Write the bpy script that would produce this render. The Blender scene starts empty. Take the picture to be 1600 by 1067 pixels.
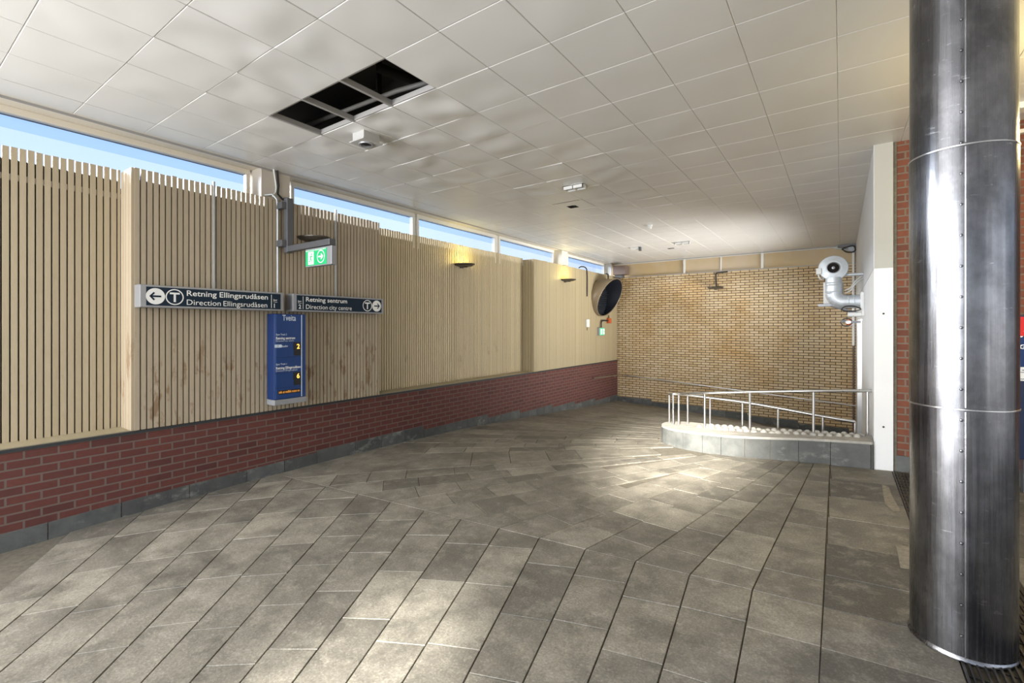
import bpy, math, random
from mathutils import Vector, Matrix, noise
random.seed(7)
R = random.random
S = bpy.context.scene
COL = S.collection
CZ = 1.74                                   # camera height above the floor it stands on
F, TH, PY0, PCX = 734.84, .621, 510.47, 788.77
CT, ST = math.cos(TH), math.sin(TH)
HC = 2.188                                  # ceiling above the camera

# ---------------------------------------------------------------- measuring helpers
def ray(x, y):
    u = (x - PCX) / F
    return Vector((u*CT - ST, u*ST + CT, -(y - PY0) / F))
def onX(x, y, X): r = ray(x, y); return r*(X/r.x) + Vector((0, 0, CZ))
def onY(x, y, Y): r = ray(x, y); return r*(Y/r.y) + Vector((0, 0, CZ))
def onZ(x, y, z): r = ray(x, y); return r*((z-CZ)/r.z) + Vector((0, 0, CZ))
XB = -6.35                                  # face of the low red wall and of the proud slat panels
XR = -6.69                                  # face of the set-back slat panels and of the windows
YC = 3.46                                   # crease across the paving
YL = [-8, 0, .83, 2, 4, 5.5, 7.5, 9.5, 11.5, 13.5, 15.63, 20]
HL = [2.25, 2.11, 2.10, 2.06, 2.035, 2.05, 2.11, 2.22, 2.34, 2.46, 2.56, 2.75]
HR = [1.72, 1.72, 1.72, 1.71, 1.70, 1.71, 1.73, 1.82, 2.1, 2.55, 2.95, 3.4]
def interp(x, a, b):
    if x <= a[0]: return b[0]
    for i in range(len(a)-1):
        if x <= a[i+1]:
            t = (x-a[i])/(a[i+1]-a[i]); return b[i]*(1-t)+b[i+1]*t
    return b[-1]
def fz(X, Y):                               # height of the paving, it falls towards the far left corner
    w = min(max((X-XB)/6.35, 0), 1.1)
    return CZ - (interp(Y, YL, HL)*(1-w) + interp(Y, YL, HR)*w)
def onF(x, y):
    h = 1.8; r = ray(x, y)
    for _ in range(60):
        p = r*(h/-r.z); h = .5*h + .5*(CZ-fz(p.x, p.y))
    p = r*(h/-r.z); p.z = fz(p.x, p.y); return p

# ---------------------------------------------------------------- materials
def M(name, col, rough=.6, metal=0, spec=.5, emit=None, es=1, alpha=None):
    m = bpy.data.materials.new(name); m.use_nodes = True
    b = m.node_tree.nodes['Principled BSDF']
    b.inputs['Base Color'].default_value = (*col, 1)
    b.inputs['Roughness'].default_value = rough
    b.inputs['Metallic'].default_value = metal
    b.inputs['Specular IOR Level'].default_value = spec
    if emit:
        b.inputs['Emission Color'].default_value = (*emit, 1); b.inputs['Emission Strength'].default_value = es
    return m
class NT:
    def __init__(s, m): s.n = m.node_tree.nodes; s.l = m.node_tree.links; s.b = s.n['Principled BSDF']
    def add(s, t, **k):
        x = s.n.new(t)
        for a, v in k.items(): setattr(x, a, v)
        return x
    def link(s, a, b): s.l.new(a, b)
    def pos(s, sc=(1, 1, 1), loc=(0, 0, 0)):
        g = s.add('ShaderNodeNewGeometry'); mp = s.add('ShaderNodeMapping')
        mp.inputs['Scale'].default_value = sc; mp.inputs['Location'].default_value = loc
        s.link(g.outputs['Position'], mp.inputs['Vector']); return mp.outputs['Vector']
    def noise(s, vec, scale, detail=4, rough=.55):
        x = s.add('ShaderNodeTexNoise'); x.inputs['Scale'].default_value = scale
        x.inputs['Detail'].default_value = detail; x.inputs['Roughness'].default_value = rough
        s.link(vec, x.inputs['Vector']); return x.outputs['Fac']
    def ramp(s, fac, stops):
        x = s.add('ShaderNodeValToRGB'); e = x.color_ramp.elements
        while len(e) < len(stops): e.new(.5)
        for i, (p, c) in enumerate(stops):
            e[i].position = p; e[i].color = (*c, 1) if len(c) == 3 else c
        s.link(fac, x.inputs['Fac']); return x.outputs['Color']
    def mix(s, fac, a, b, mode='MIX'):
        x = s.add('ShaderNodeMix'); x.data_type = 'RGBA'; x.blend_type = mode
        for i, v in ((0, fac), (6, a), (7, b)):
            if isinstance(v, (int, float)): x.inputs[i].default_value = v
            elif isinstance(v, tuple): x.inputs[i].default_value = (*v, 1)
            else: s.link(v, x.inputs[i])
        return x.outputs[2]
    def bump(s, h, st=.3, d=.01, nrm=None):
        x = s.add('ShaderNodeBump'); x.inputs['Strength'].default_value = st; x.inputs['Distance'].default_value = d
        s.link(h, x.inputs['Height'])
        if nrm: s.link(nrm, x.inputs['Normal'])
        s.link(x.outputs['Normal'], s.b.inputs['Normal']); return x.outputs['Normal']
    def attr(s, name='tone'):
        x = s.add('ShaderNodeAttribute'); x.attribute_name = name; return x.outputs['Fac']
    def mp(s, fac, a, b, c, d):
        x = s.add('ShaderNodeMapRange')
        for i, v in enumerate((a, b, c, d)): x.inputs[i+1].default_value = v
        s.link(fac, x.inputs[0]); return x.outputs[0]
    def col(s, c): s.link(c, s.b.inputs['Base Color'])
    def rough(s, c): s.link(c, s.b.inputs['Roughness'])

def m_slat(name, c0, c1, worn=.5, lo=.60, hi=.68):
    m = M(name, c0, .55); t = NT(m)
    base = t.mix(t.attr(), c0, c1)
    grain = t.noise(t.pos((14, 14, 1.2)), 6, 5)
    base = t.mix(t.mp(grain, .3, .7, 0, .22), base, (c0[0]*.62, c0[1]*.6, c0[2]*.55))
    st = t.ramp(t.noise(t.pos((5, 5, 1.7)), 1.9, 6, .65), [(lo, (0, 0, 0)), (hi, (1, 1, 1))])
    low = t.add('ShaderNodeSeparateXYZ'); g = t.add('ShaderNodeNewGeometry'); t.link(g.outputs['Position'], low.inputs[0])
    k = t.mp(low.outputs['Z'], 2.3, 1.2, 0.0, worn)
    mu = t.add('ShaderNodeMath', operation='MULTIPLY'); t.link(st, mu.inputs[0]); t.link(k, mu.inputs[1])
    base = t.mix(mu.outputs[0], base, (.22, .13, .065))
    t.col(base); t.bump(grain, .15, .002); return m
def m_brick(name, cols, mortar, L, H, axis, msize=.006, v0=0., stain=None, joint=-.006, rough=.75):
    m = M(name, cols[0], rough); t = NT(m)
    g = t.add('ShaderNodeNewGeometry'); sp = t.add('ShaderNodeSeparateXYZ'); t.link(g.outputs['Position'], sp.inputs[0])
    cb = t.add('ShaderNodeCombineXYZ')
    t.link(sp.outputs[axis], cb.inputs['X'])
    ad = t.add('ShaderNodeMath', operation='SUBTRACT'); t.link(sp.outputs['Z'], ad.inputs[0]); ad.inputs[1].default_value = v0
    t.link(ad.outputs[0], cb.inputs['Y'])
    b = t.add('ShaderNodeTexBrick'); b.offset = .5; b.offset_frequency = 2
    b.inputs['Scale'].default_value = 1; b.inputs['Mortar Size'].default_value = msize
    b.inputs['Mortar Smooth'].default_value = .15; b.inputs['Bias'].default_value = 0
    b.inputs['Brick Width'].default_value = L; b.inputs['Row Height'].default_value = H
    b.inputs['Color1'].default_value = (0, 0, 0, 1); b.inputs['Color2'].default_value = (1, 1, 1, 1)
    b.inputs['Mortar'].default_value = (.5, .5, .5, 1)
    t.link(cb.outputs[0], b.inputs['Vector'])
    bc = t.ramp(b.outputs['Color'], [(i/(len(cols)-1), c) for i, c in enumerate(cols)])
    n = t.noise(t.pos(), 22, 5)
    bc = t.mix(t.mp(n, .3, .75, 0, .35), bc, tuple(x*.55 for x in cols[0]))
    if stain:
        n2 = t.noise(t.pos(), .9, 4)
        bc = t.mix(t.mp(n2, .42, .68, 0, .6), bc, stain, 'MULTIPLY')
    bc = t.mix(b.outputs['Fac'], bc, mortar)
    t.col(bc)
    inv = t.mp(b.outputs['Fac'], 0, 1, 1, 0)
    ad2 = t.add('ShaderNodeMath', operation='MULTIPLY_ADD'); t.link(n, ad2.inputs[0]); ad2.inputs[1].default_value = .25; t.link(inv, ad2.inputs[2])
    t.bump(ad2.outputs[0], .6, .006)
    return m
def m_stone(name, c0, c1, sc=5, rough=.7, light=None, tk=.55):
    m = M(name, c0, rough); t = NT(m)
    n = t.noise(t.pos(), sc, 7, .62)
    c = t.mix(t.mp(n, .32, .68, 0, 1), c0, c1)
    c = t.mix(t.mp(t.attr(), 0, 1, 0, tk), c, tuple(x*.28 for x in c0))
    if light:
        n2 = t.noise(t.pos((1, 1, 1.6), (3, 1, 0)), 2.6, 6, .7)
        c = t.mix(t.mp(n2, .56, .72, 0, .75), c, light)
    t.col(c); t.bump(t.noise(t.pos(), sc*7, 5), .35, .006); return m
def m_slab():
    m = M('paving_stone', (.2, .18, .15), .62); t = NT(m)
    c = t.ramp(t.attr(), [(0, (.10, .094, .082)), (.35, (.23, .21, .172)), (.7, (.295, .27, .222)), (1, (.385, .355, .29))])
    n = t.noise(t.pos(), 3.0, 9, .66)
    c = t.mix(t.mp(n, .36, .60, .72, 0), c, (.095, .088, .074))
    n1 = t.noise(t.pos((1, 1, 1), (4, 4, 0)), 6, 9, .72)
    c = t.mix(t.mp(n1, .50, .70, 0, .55), c, (.46, .425, .35))
    n2 = t.noise(t.pos(), 75, 5, .75)
    c = t.mix(t.mp(n2, .36, .62, .5, 0), c, (.06, .056, .048))
    c = t.mix(t.mp(n2, .56, .74, 0, .35), c, (.5, .47, .40))
    t.col(c); t.rough(t.mp(n, .3, .7, .5, .72))
    nb = t.noise(t.pos(), 16, 8, .65)
    t.bump(nb, .40, .009); return m
def m_metal(name, c, r0=.28, r1=.45, sc=(60, 60, 1.5), aniso=False, scratches=False):
    m = M(name, c, r0, 1); t = NT(m)
    n = t.noise(t.pos(sc), 1, 5)
    t.rough(t.mp(n, .3, .7, r0, r1))
    cc = t.mix(t.mp(n, .3, .7, 0, .35), c, tuple(x*.7 for x in c))
    if scratches:
        n2 = t.noise(t.pos((1, 1, .8)), 3.5, 7, .65)
        cc = t.mix(t.mp(n2, .40, .62, .75, 0), cc, tuple(x*.38 for x in c))
        n3 = t.noise(t.pos((2.2, 2.2, 9), (9, 2, 1)), 3, 8, .75)
        cc = t.mix(t.mp(n3, .62, .72, 0, .55), cc, (.80, .80, .82))
        t.bump(n2, .10, .01)
    t.col(cc); return m

SLAT1 = m_slat('beige_paint_near', (0.466, 0.387, 0.268), (0.414, 0.339, 0.229), .15)
SLAT2 = m_slat('beige_paint_worn', (0.458, 0.378, 0.273), (0.396, 0.326, 0.229), .85, .555, .65)
SLAT3 = m_slat('cream_paint', (0.576, 0.482, 0.310), (0.504, 0.414, 0.261), .35)
SLAT4 = m_slat('cream_paint_boards', (0.418, 0.350, 0.217), (0.388, 0.319, 0.198), .1)
SILL = M('sill_paint', (.36, .31, .205), .6)
DARK = M('dark_backing', (.016, .012, .010), .9)
BLACK = M('black_rubber', (.015, .015, .016), .6)
FLASH = M('black_flashing', (.025, .028, .032), .5)
REDB = m_brick('red_brick', [(0.106, 0.029, 0.023), (0.132, 0.037, 0.028), (0.085, 0.025, 0.021)], (0.132, 0.092, 0.078), .245, .0835, 'Y', .0090, CZ-1.18)
REDB2 = m_brick('orange_red_brick', [(.15, .042, .02), (.18, .052, .024), (.115, .033, .017)], (.15, .115, .085), .245, .0835, 'X', .0095, .04)
YELB = m_brick('yellow_brick', [(.62, .475, .285), (.70, .56, .365), (.55, .41, .225)], (.085, .052, .026), .247, .0762, 'X', .0098, CZ-3.02, (.80, .58, .25))
STONE = m_stone('grey_stone', (.125, .13, .125), (.07, .075, .075), 5, .65, (.30, .30, .275))
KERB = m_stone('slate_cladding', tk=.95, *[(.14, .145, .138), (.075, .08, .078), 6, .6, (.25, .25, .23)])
KTOP = m_stone('kerb_concrete', (.42, .40, .36), (.30, .285, .255), 8, .8)
COB = m_stone('cobble', (.48, .465, .43), (.33, .315, .285), 14, .75)
SLAB = m_slab()
MORTAR = m_stone('joint_mortar', (.15, .132, .10), (.09, .08, .062), 20, .9)
PATCH = m_stone('rough_concrete', (.32, .29, .235), (.19, .17, .135), 30, .9)
WHITEW = M('white_plaster', (.76, .77, .78), .75)
_t = NT(WHITEW); _n = _t.noise(_t.pos(), 1.3, 5); _t.col(_t.mix(_t.mp(_n, .4, .7, 0, .3), (.78, .785, .79), (.64, .65, .66))); _t.bump(_t.noise(_t.pos(), 30, 4), .2, .004)
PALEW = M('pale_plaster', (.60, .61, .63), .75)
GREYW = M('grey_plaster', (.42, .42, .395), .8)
CREAM = M('cream_frame', (.72, .66, .56), .5)
WFRAME = M('white_frame', (.72, .71, .68), .45)
PALE = M('pale_post', (.52, .47, .40), .6)
BPANEL = M('beige_panel', (.50, .375, .205), .6)
_t = NT(BPANEL); _n = _t.noise(_t.pos((.4, 1, .3)), 2.2, 3); _t.col(_t.mix(_t.mp(_n, .4, .65, 0, .8), (.50, .375, .205), (.56, .47, .35)))
CEIL = M('ceiling_metal', (.70, .695, .68), .36)
_t = NT(CEIL); _n = _t.noise(_t.pos(), .8, 2); _t.col(_t.mix(_t.mp(_n, .4, .65, 0, .25), (.71, .705, .69), (.61, .60, .58))); _t.b.inputs['Roughness'].default_value = .33
_n2 = _t.noise(_t.pos(), 1.6, 1); _t.bump(_n2, .25, .03)
TBAR = M('grid_bar', (.55, .55, .53), .4)
TBARD = M('grid_bar_grey', (.32, .31, .30), .5)
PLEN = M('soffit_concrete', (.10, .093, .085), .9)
STEEL = m_metal('brushed_steel', (.27, .27, .285), .20, .36, (70, 70, 1.2), scratches=True)
RAIL = m_metal('satin_steel', (.62, .61, .59), .26, .38, (20, 20, 20))
GALV = m_metal('galvanised', (.66, .70, .73), .48, .62, (9, 9, 9)); NT(GALV).b.inputs['Metallic'].default_value = .65
GREYM = M('grey_aluminium', (.33, .34, .365), .38, .35)
DGREY = M('dark_grey_paint', (.115, .118, .128), .4, .3)
NAVY = M('navy_face', (.010, .022, .040), .5, 0, .2)
BLUE = M('blue_face', (.006, .042, .175), .28)
BLUED = M('blue_side', (.004, .024, .105), .35)
WHITE = M('white_letter', (.86, .86, .84), .5)
PALEB = M('pale_letter', (.60, .68, .78), .5)
AMBER = M('amber_led', (.3, .15, .02), .5, emit=(1, .52, .09), es=1.6)
AMBERD = M('amber_led_text', (.3, .15, .02), .5, emit=(1, .40, .06), es=.55)
SCREEN = M('dark_display', (.012, .012, .014), .3)
GREEN = M('exit_green', (.015, .36, .13), .4, emit=(.02, .55, .18), es=.25)
GREENL = M('exit_green_lit', (.02, .40, .16), .4, emit=(.05, .75, .30), es=.55)
WLIT = M('exit_white', (.85, .9, .86), .5, emit=(.8, 1, .9), es=.25)
WPLAS = M('white_plastic', (.74, .74, .72), .4)
WPLAS2 = M('pale_grey_box', (.46, .455, .44), .5)
RAILG = M('zinc_rail', (.42, .42, .41), .5, .3)
SEAM = M('bright_edge', (.62, .62, .62), .3, 1)
HOOD = M('bronze_paint', (.215, .165, .105), .38, .25)
LOUVD = M('dark_lining', (.014, .016, .024), .55)
LOUV = M('louvre_blue', (.035, .045, .075), .35, .4)
BROWN = M('brown_box', (.165, .115, .095), .6)
ORANGE = M('orange_plastic', (.52, .095, .02), .5)
LAMPM = M('lamp_metal', (.085, .075, .06), .4, .5)
LAMPG = M('lamp_lens', (.9, .7, .2), .4, emit=(1, .78, .2), es=.7)
IRON = m_metal('grate_iron', (.13, .125, .12), .35, .6, (30, 30, 30))
REDP = M('red_poster', (.55, .012, .012), .4)
PAPER = M('paper', (.70, .70, .69), .6)
NAVYP = M('navy_panel', (.010, .018, .05), .35)
def glass(name, tint, tr=.92):
    m = bpy.data.materials.new(name); m.use_nodes = True; n = m.node_tree.nodes; l = m.node_tree.links
    n.remove(n['Principled BSDF']); o = n['Material Output']
    a = n.new('ShaderNodeBsdfTransparent'); a.inputs[0].default_value = (*tint, 1)
    g = n.new('ShaderNodeBsdfGlossy'); g.inputs['Roughness'].default_value = .03
    lw = n.new('ShaderNodeLayerWeight'); lw.inputs[0].default_value = .5
    fr = n.new('ShaderNodeMapRange'); l.new(lw.outputs['Facing'], fr.inputs[0])
    for i, v in enumerate((.3, 1, .03, .35)): fr.inputs[i+1].default_value = v
    x = n.new('ShaderNodeMixShader'); l.new(fr.outputs[0], x.inputs[0]); l.new(a.outputs[0], x.inputs[1]); l.new(g.outputs[0], x.inputs[2])
    l.new(x.outputs[0], o.inputs[0]); return m
GLASS = glass('window_glass', (.95, .975, 1))
TINT = glass('tinted_film', (.80, .88, 1))

# ---------------------------------------------------------------- mesh builder
WL = {}
class MB:
    def __init__(s): s.v = []; s.f = []; s.t = []; s.sm = []; s.tone = 0.; s.smooth = False
    def face(s, idx): s.f.append(tuple(idx)); s.t.append(s.tone); s.sm.append(s.smooth)
    def poly(s, pts):
        b = len(s.v); s.v += [Vector(p) for p in pts]; s.face(range(b, b+len(pts)))
    def box(s, lo, hi, mat=None):
        b = len(s.v); lo, hi = Vector(lo), Vector(hi)
        for z in (lo.z, hi.z):
            for x, y in ((lo.x, lo.y), (hi.x, lo.y), (hi.x, hi.y), (lo.x, hi.y)):
                p = Vector((x, y, z)); s.v.append(mat @ p if mat else p)
        for q in ((3, 2, 1, 0), (4, 5, 6, 7), (0, 1, 5, 4), (1, 2, 6, 5), (2, 3, 7, 6), (3, 0, 4, 7)): s.face([b+i for i in q])
        return s
    def cbox(s, c, sz, mat=None):
        c = Vector(c); h = Vector(sz)/2
        if mat: return s.box(-h, h, Matrix.Translation(c) @ mat.to_4x4())
        return s.box(c-h, c+h)
    def prism(s, pts, ext):
        b = len(s.v); n = len(pts); e = Vector(ext)
        s.v += [Vector(p) for p in pts] + [Vector(p)+e for p in pts]
        s.face(range(b+n-1, b-1, -1)); s.face(range(b+n, b+2*n))
        for i in range(n): j = (i+1) % n; s.face((b+i, b+j, b+n+j, b+n+i))
        return s
    def tube(s, pts, r, n=10, caps=True, smooth=True):
        pts = [Vector(p) for p in pts]; rs = r if isinstance(r, (list, tuple)) else [r]*len(pts)
        sm0 = s.smooth; s.smooth = smooth
        d0 = (pts[1]-pts[0]).normalized()
        up = Vector((0, 0, 1)) if abs(d0.z) < .9 else Vector((1, 0, 0))
        a = d0.cross(up).normalized(); rings = []
        for i, p in enumerate(pts):
            if i == 0: d = d0
            elif i == len(pts)-1: d = (pts[i]-pts[i-1]).normalized()
            else: d = ((pts[i]-pts[i-1]).normalized() + (pts[i+1]-pts[i]).normalized()).normalized()
            a = (a - d*a.dot(d)).normalized(); c = d.cross(a); b = len(s.v)
            for k in range(n):
                th = 2*math.pi*k/n; s.v.append(p + (a*math.cos(th) + c*math.sin(th))*rs[i])
            rings.append(b)
        for i in range(len(rings)-1):
            for k in range(n):
                k2 = (k+1) % n; s.face((rings[i]+k, rings[i]+k2, rings[i+1]+k2, rings[i+1]+k))
        s.smooth = False
        if caps:
            for r_ in (rings[0], rings[-1]):
                b = len(s.v); s.v += [s.v[r_+k].copy() for k in range(n)]; s.face([b+k for k in range(n)])
        s.smooth = sm0; return s
    def lathe(s, prof, c, axis=(0, 0, 1), n=32, smooth=True):
        ax = Vector(axis).normalized(); up = Vector((0, 0, 1)) if abs(ax.z) < .9 else Vector((1, 0, 0))
        a = ax.cross(up).normalized(); q = ax.cross(a); c = Vector(c); sm0 = s.smooth; s.smooth = smooth
        def ring_(r, h):
            b = len(s.v)
            for k in range(n):
                th = 2*math.pi*k/n; s.v.append(c + ax*h + (a*math.cos(th)+q*math.sin(th))*r)
            return b
        prev = None; pd = None
        for (r0, h0), (r1, h1) in zip(prof, prof[1:]):
            d = Vector((r1-r0, h1-h0)); d = d.normalized() if d.length > 1e-9 else Vector((1, 0))
            b0 = prev if (pd is not None and d.dot(pd) > .8) else ring_(r0, h0)
            b1 = ring_(r1, h1)
            for k in range(n): k2 = (k+1) % n; s.face((b0+k, b0+k2, b1+k2, b1+k))
            prev, pd = b1, d
        s.smooth = sm0; return s
    def ball(s, c, r, nu=12, nv=8):
        c = Vector(c); r = Vector(r); base = len(s.v); sm0 = s.smooth; s.smooth = True
        for i in range(nv+1):
            ph = math.pi*i/nv
            for k in range(nu):
                th = 2*math.pi*k/nu
                s.v.append(c + Vector((r.x*math.sin(ph)*math.cos(th), r.y*math.sin(ph)*math.sin(th), r.z*math.cos(ph))))
        for i in range(nv):
            for k in range(nu):
                k2 = (k+1) % nu; s.face((base+i*nu+k, base+(i+1)*nu+k, base+(i+1)*nu+k2, base+i*nu+k2))
        s.smooth = sm0; return s
    def build(s, name, mat, parent=None, loc=None, bevel=0, seg=2):
        if loc is None:
            lo = Vector([min(v[i] for v in s.v) for i in range(3)]); hi = Vector([max(v[i] for v in s.v) for i in range(3)])
            loc = (lo+hi)/2
            if parent is None: loc.z = lo.z
        loc = Vector(loc)
        me = bpy.data.meshes.new(name); me.from_pydata([v-loc for v in s.v], [], s.f)
        me.polygons.foreach_set('use_smooth', s.sm)
        a = me.attributes.new('tone', 'FLOAT', 'FACE'); a.data.foreach_set('value', s.t)
        import bmesh
        bm = bmesh.new(); bm.from_mesh(me); bmesh.ops.recalc_face_normals(bm, faces=bm.faces); bm.to_mesh(me); bm.free()
        me.materials.append(mat)
        o = bpy.data.objects.new(name, me); COL.objects.link(o)
        o.location = loc - (WL[parent.name] if parent else Vector())
        if parent: o.parent = parent
        WL[o.name] = loc
        if bevel:
            b = o.modifiers.new('Bevel', 'BEVEL'); b.width = bevel; b.segments = seg; b.limit_method = 'ANGLE'
        return o
def tag(o, label=None, cat=None, group=None, kind=None):
    if label: o['label'] = label
    if cat: o['category'] = cat
    if group: o['group'] = group
    if kind: o['kind'] = kind
    return o
def st(o, label=None): o['kind'] = 'structure'; return o
def thing(name, loc, label, cat, group=None):
    o = bpy.data.objects.new(name, None); COL.objects.link(o); o.location = loc; o.empty_display_size = .2
    WL[o.name] = Vector(loc); return tag(o, label, cat, group)
def text(body, name, mat, parent, origin, xa, ya, width=None, height=None, bold=0., squeeze=None):
    cu = bpy.data.curves.new('font', 'FONT'); cu.body = body; cu.size = 1; cu.offset = bold; cu.extrude = 0
    cu.resolution_u = 3
    tmp = bpy.data.objects.new('font', cu); COL.objects.link(tmp)
    dg = bpy.context.evaluated_depsgraph_get(); me = bpy.data.meshes.new_from_object(tmp.evaluated_get(dg))
    bpy.data.objects.remove(tmp); bpy.data.curves.remove(cu)
    xs = [v.co.x for v in me.vertices]; ys = [v.co.y for v in me.vertices]
    x0, x1, yy0, yy1 = min(xs), max(xs), min(ys), max(ys)
    # cap height of the built-in face is about .73 of the size
    sy = height/.73 if height else width/(x1-x0)
    sx = width/(x1-x0) if width else sy
    xa, ya = Vector(xa), Vector(ya); nz = xa.cross(ya); O = Vector(origin)
    loc = O.copy()
    for v in me.vertices: v.co = xa*((v.co.x-x0)*sx) + ya*(v.co.y*sy) + nz*.0015
    me.name = name; me.materials.clear(); me.materials.append(mat)
    o = bpy.data.objects.new(name, me); COL.objects.link(o); o.location = loc - WL[parent.name]; o.parent = parent; WL[o.name] = loc
    return o
def words(body, parent, mat, origin, width, height, bold=0.):
    ws = body.split(); objs = []; O = Vector(origin)
    for w in ws: objs.append(text(w, 'lettering', mat, parent, O, VY, VZ, height=height, bold=bold))
    wd = [max(v.co.y for v in o.data.vertices) for o in objs]; sp = height*.42
    k = width/(sum(wd)+sp*(len(ws)-1)); y = 0
    for o, w in zip(objs, wd):
        for v in o.data.vertices: v.co.y *= k
        o.location.y += y; y += (w+sp)*k
def ring(mb, c, r0, r1, xa, ya, n=40, off=.0015):
    c, xa, ya = Vector(c), Vector(xa), Vector(ya); nz = xa.cross(ya)*off; b = len(mb.v)
    for k in range(n):
        th = 2*math.pi*k/n; d = xa*math.cos(th)+ya*math.sin(th)
        mb.v.append(c+d*r0+nz); mb.v.append(c+d*r1+nz)
    for k in range(n):
        k2 = (k+1) % n; mb.face((b+2*k, b+2*k+1, b+2*k2+1, b+2*k2))
    return mb
def disc(mb, c, r, xa, ya, n=40, off=.0015):
    c, xa, ya = Vector(c), Vector(xa), Vector(ya); nz = xa.cross(ya)*off
    mb.poly([c + (xa*math.cos(2*math.pi*k/n) + ya*math.sin(2*math.pi*k/n))*r + nz for k in range(n)]); return mb
def shape(mb, c, pts, xa, ya, off=.002):
    c, xa, ya = Vector(c), Vector(xa), Vector(ya); nz = xa.cross(ya)*off
    mb.poly([c + xa*p[0] + ya*p[1] + nz for p in pts]); return mb
VY, VZ, VX = Vector((0, 1, 0)), Vector((0, 0, 1)), Vector((1, 0, 0))
def rel(z): return CZ + z

# ================================================================ SETTING: floor
m = MB()
xs = [-7.0 + i*.75 for i in range(21)]; ys = [-7 + .5*i for i in range(21)]; ys = sorted(ys + [YC] + [3.5+.5*i for i in range(1, 26)])
idx = {}
for i, x in enumerate(xs):
    for j, y in enumerate(ys):
        idx[i, j] = len(m.v); m.v.append(Vector((x, y, fz(x, y)-.012)))
for i in range(len(xs)-1):
    for j in range(len(ys)-1): m.face((idx[i, j], idx[i+1, j], idx[i+1, j+1], idx[i, j+1]))
floor = st(m.build('floor', MORTAR, loc=(0, 0, 0)))
sl = MB()
def slab(poly, g=.0035, dirt=0):
    c = Vector((sum(p[0] for p in poly)/len(poly), sum(p[1] for p in poly)/len(poly)))
    def inset(d):
        out = []
        n = len(poly)
        for i in range(n):
            p0, p1, p2 = Vector(poly[i-1]), Vector(poly[i]), Vector(poly[(i+1) % n])
            a = (p1-p0); b = (p2-p1)
            if a.length < 1e-4 or b.length < 1e-4: return None
            a.normalize(); b.normalize()
            na = Vector((-a.y, a.x)); nb = Vector((-b.y, b.x))
            if (c-p1).dot(na) < 0: na = -na
            if (c-p1).dot(nb) < 0: nb = -nb
            k = 1 + na.dot(nb)
            if k < .15: return None
            out.append(p1 + (na+nb)*(d/k))
        return out
    A, B = inset(g), inset(g+.0022)
    if not A or not B: return
    sl.tone = min(1, max(0, random.gauss(.55, .22)-dirt))
    dz = random.uniform(-.001, .001); b = len(sl.v); n = len(poly)
    for p in A: sl.v.append(Vector((p.x, p.y, fz(p.x, p.y)-.012)))
    for p in A: sl.v.append(Vector((p.x, p.y, fz(p.x, p.y)-.004+dz)))
    for p in B: sl.v.append(Vector((p.x, p.y, fz(p.x, p.y)+dz)))
    for i in range(n):
        j = (i+1) % n
        sl.face((b+i, b+j, b+n+j, b+n+i)); sl.face((b+n+i, b+n+j, b+2*n+j, b+2*n+i))
    sl.face([b+2*n+i for i in range(n)])
def hit(P, d, Q, e):                       # line P+d*t with line Q+e*u
    den = d.x*e.y - d.y*e.x; w = Q-P
    return P + d*((w.x*e.y - w.y*e.x)/den)
def row(P0, d0, P1, d1, length, first=None, minw=.12, sizes=(.45, .72), keep=None):
    ax = (d0+d1).normalized(); perp = Vector((-ax.y, ax.x)); mid = (P0+P1)/2
    last = (P0, P1); t = first if first else random.uniform(.28, .5)
    while t < length:
        q = mid + ax*t; a, b = hit(P0, d0, q, perp), hit(P1, d1, q, perp)
        if (a-b).length < minw: break
        if (a-P0).dot(d0) > 0 and (b-P1).dot(d1) > 0 and (a-b).dot(P0-P1) > 0:
            pl = [last[0], last[1], b, a]
            if not keep or keep(sum((p for p in pl), Vector((0, 0)))/4): slab(pl)
            last = (a, b)
        t += random.uniform(*sizes)
def v2(p): return Vector((p.x, p.y))
NOD = [(468, 744), (514, 758), (562, 771), (613, 783), (665, 796), (722, 810), (780, 825), (843, 840), (916, 857), (993, 877), (1077.5, 898), (1175, 923.5), (1286, 952)]
BOT = [(147, 1065), (222, 1065), (297, 1066), (375, 1066), (457, 1066), (541, 1066), (628, 1067), (724, 1066), (817, 1066), (918.5, 1066), (1028, 1066), (1148, 1067), (1281, 1060)]
FAR = [(754, 726.6), (736, 738), (760, 748), (824, 751), (960, 744), (960, 758), (1058, 739), (1115.8, 740.6), (1199, 721.6), (1222.6, 722.8), (1247.6, 724), (1271, 725), (1297, 722.8)]
near = []; far = []
for n, b, g in zip(NOD, BOT, FAR):
    P = v2(onF(*n)); P.y = YC
    near.append((P, (v2(onF(*b))-P).normalized())); far.append((P, (v2(onF(*g))-P).normalized()))
lft = []
for a, b in (((69, 1065), (367, 786)), ((0, 1050), (295, 796)), ((0, 987), (217, 805)), ((54, 879), (99, 841))):
    A, B = v2(onF(*a)), v2(onF(*b)); d = (A-B).normalized()
    lft.append((B + d*((YC-B.y)/d.y), d))
for y0, an in ((.62, 154), (.0, 158), (-.75, 162), (-1.6, 166)):
    d = Vector((math.cos(math.radians(an)), math.sin(math.radians(an)))); B = Vector((-6.5, y0)); lft.append((B + d*((YC-B.y)/d.y), d))
near = list(reversed(lft)) + near
for (P0, d0), (P1, d1) in zip(near, near[1:]): row(P0, d0, P1, d1, 7.5 if P0.x > -7 else 26, sizes=(.5, .78), minw=.1, keep=lambda c: c.x > -6.9)
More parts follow.
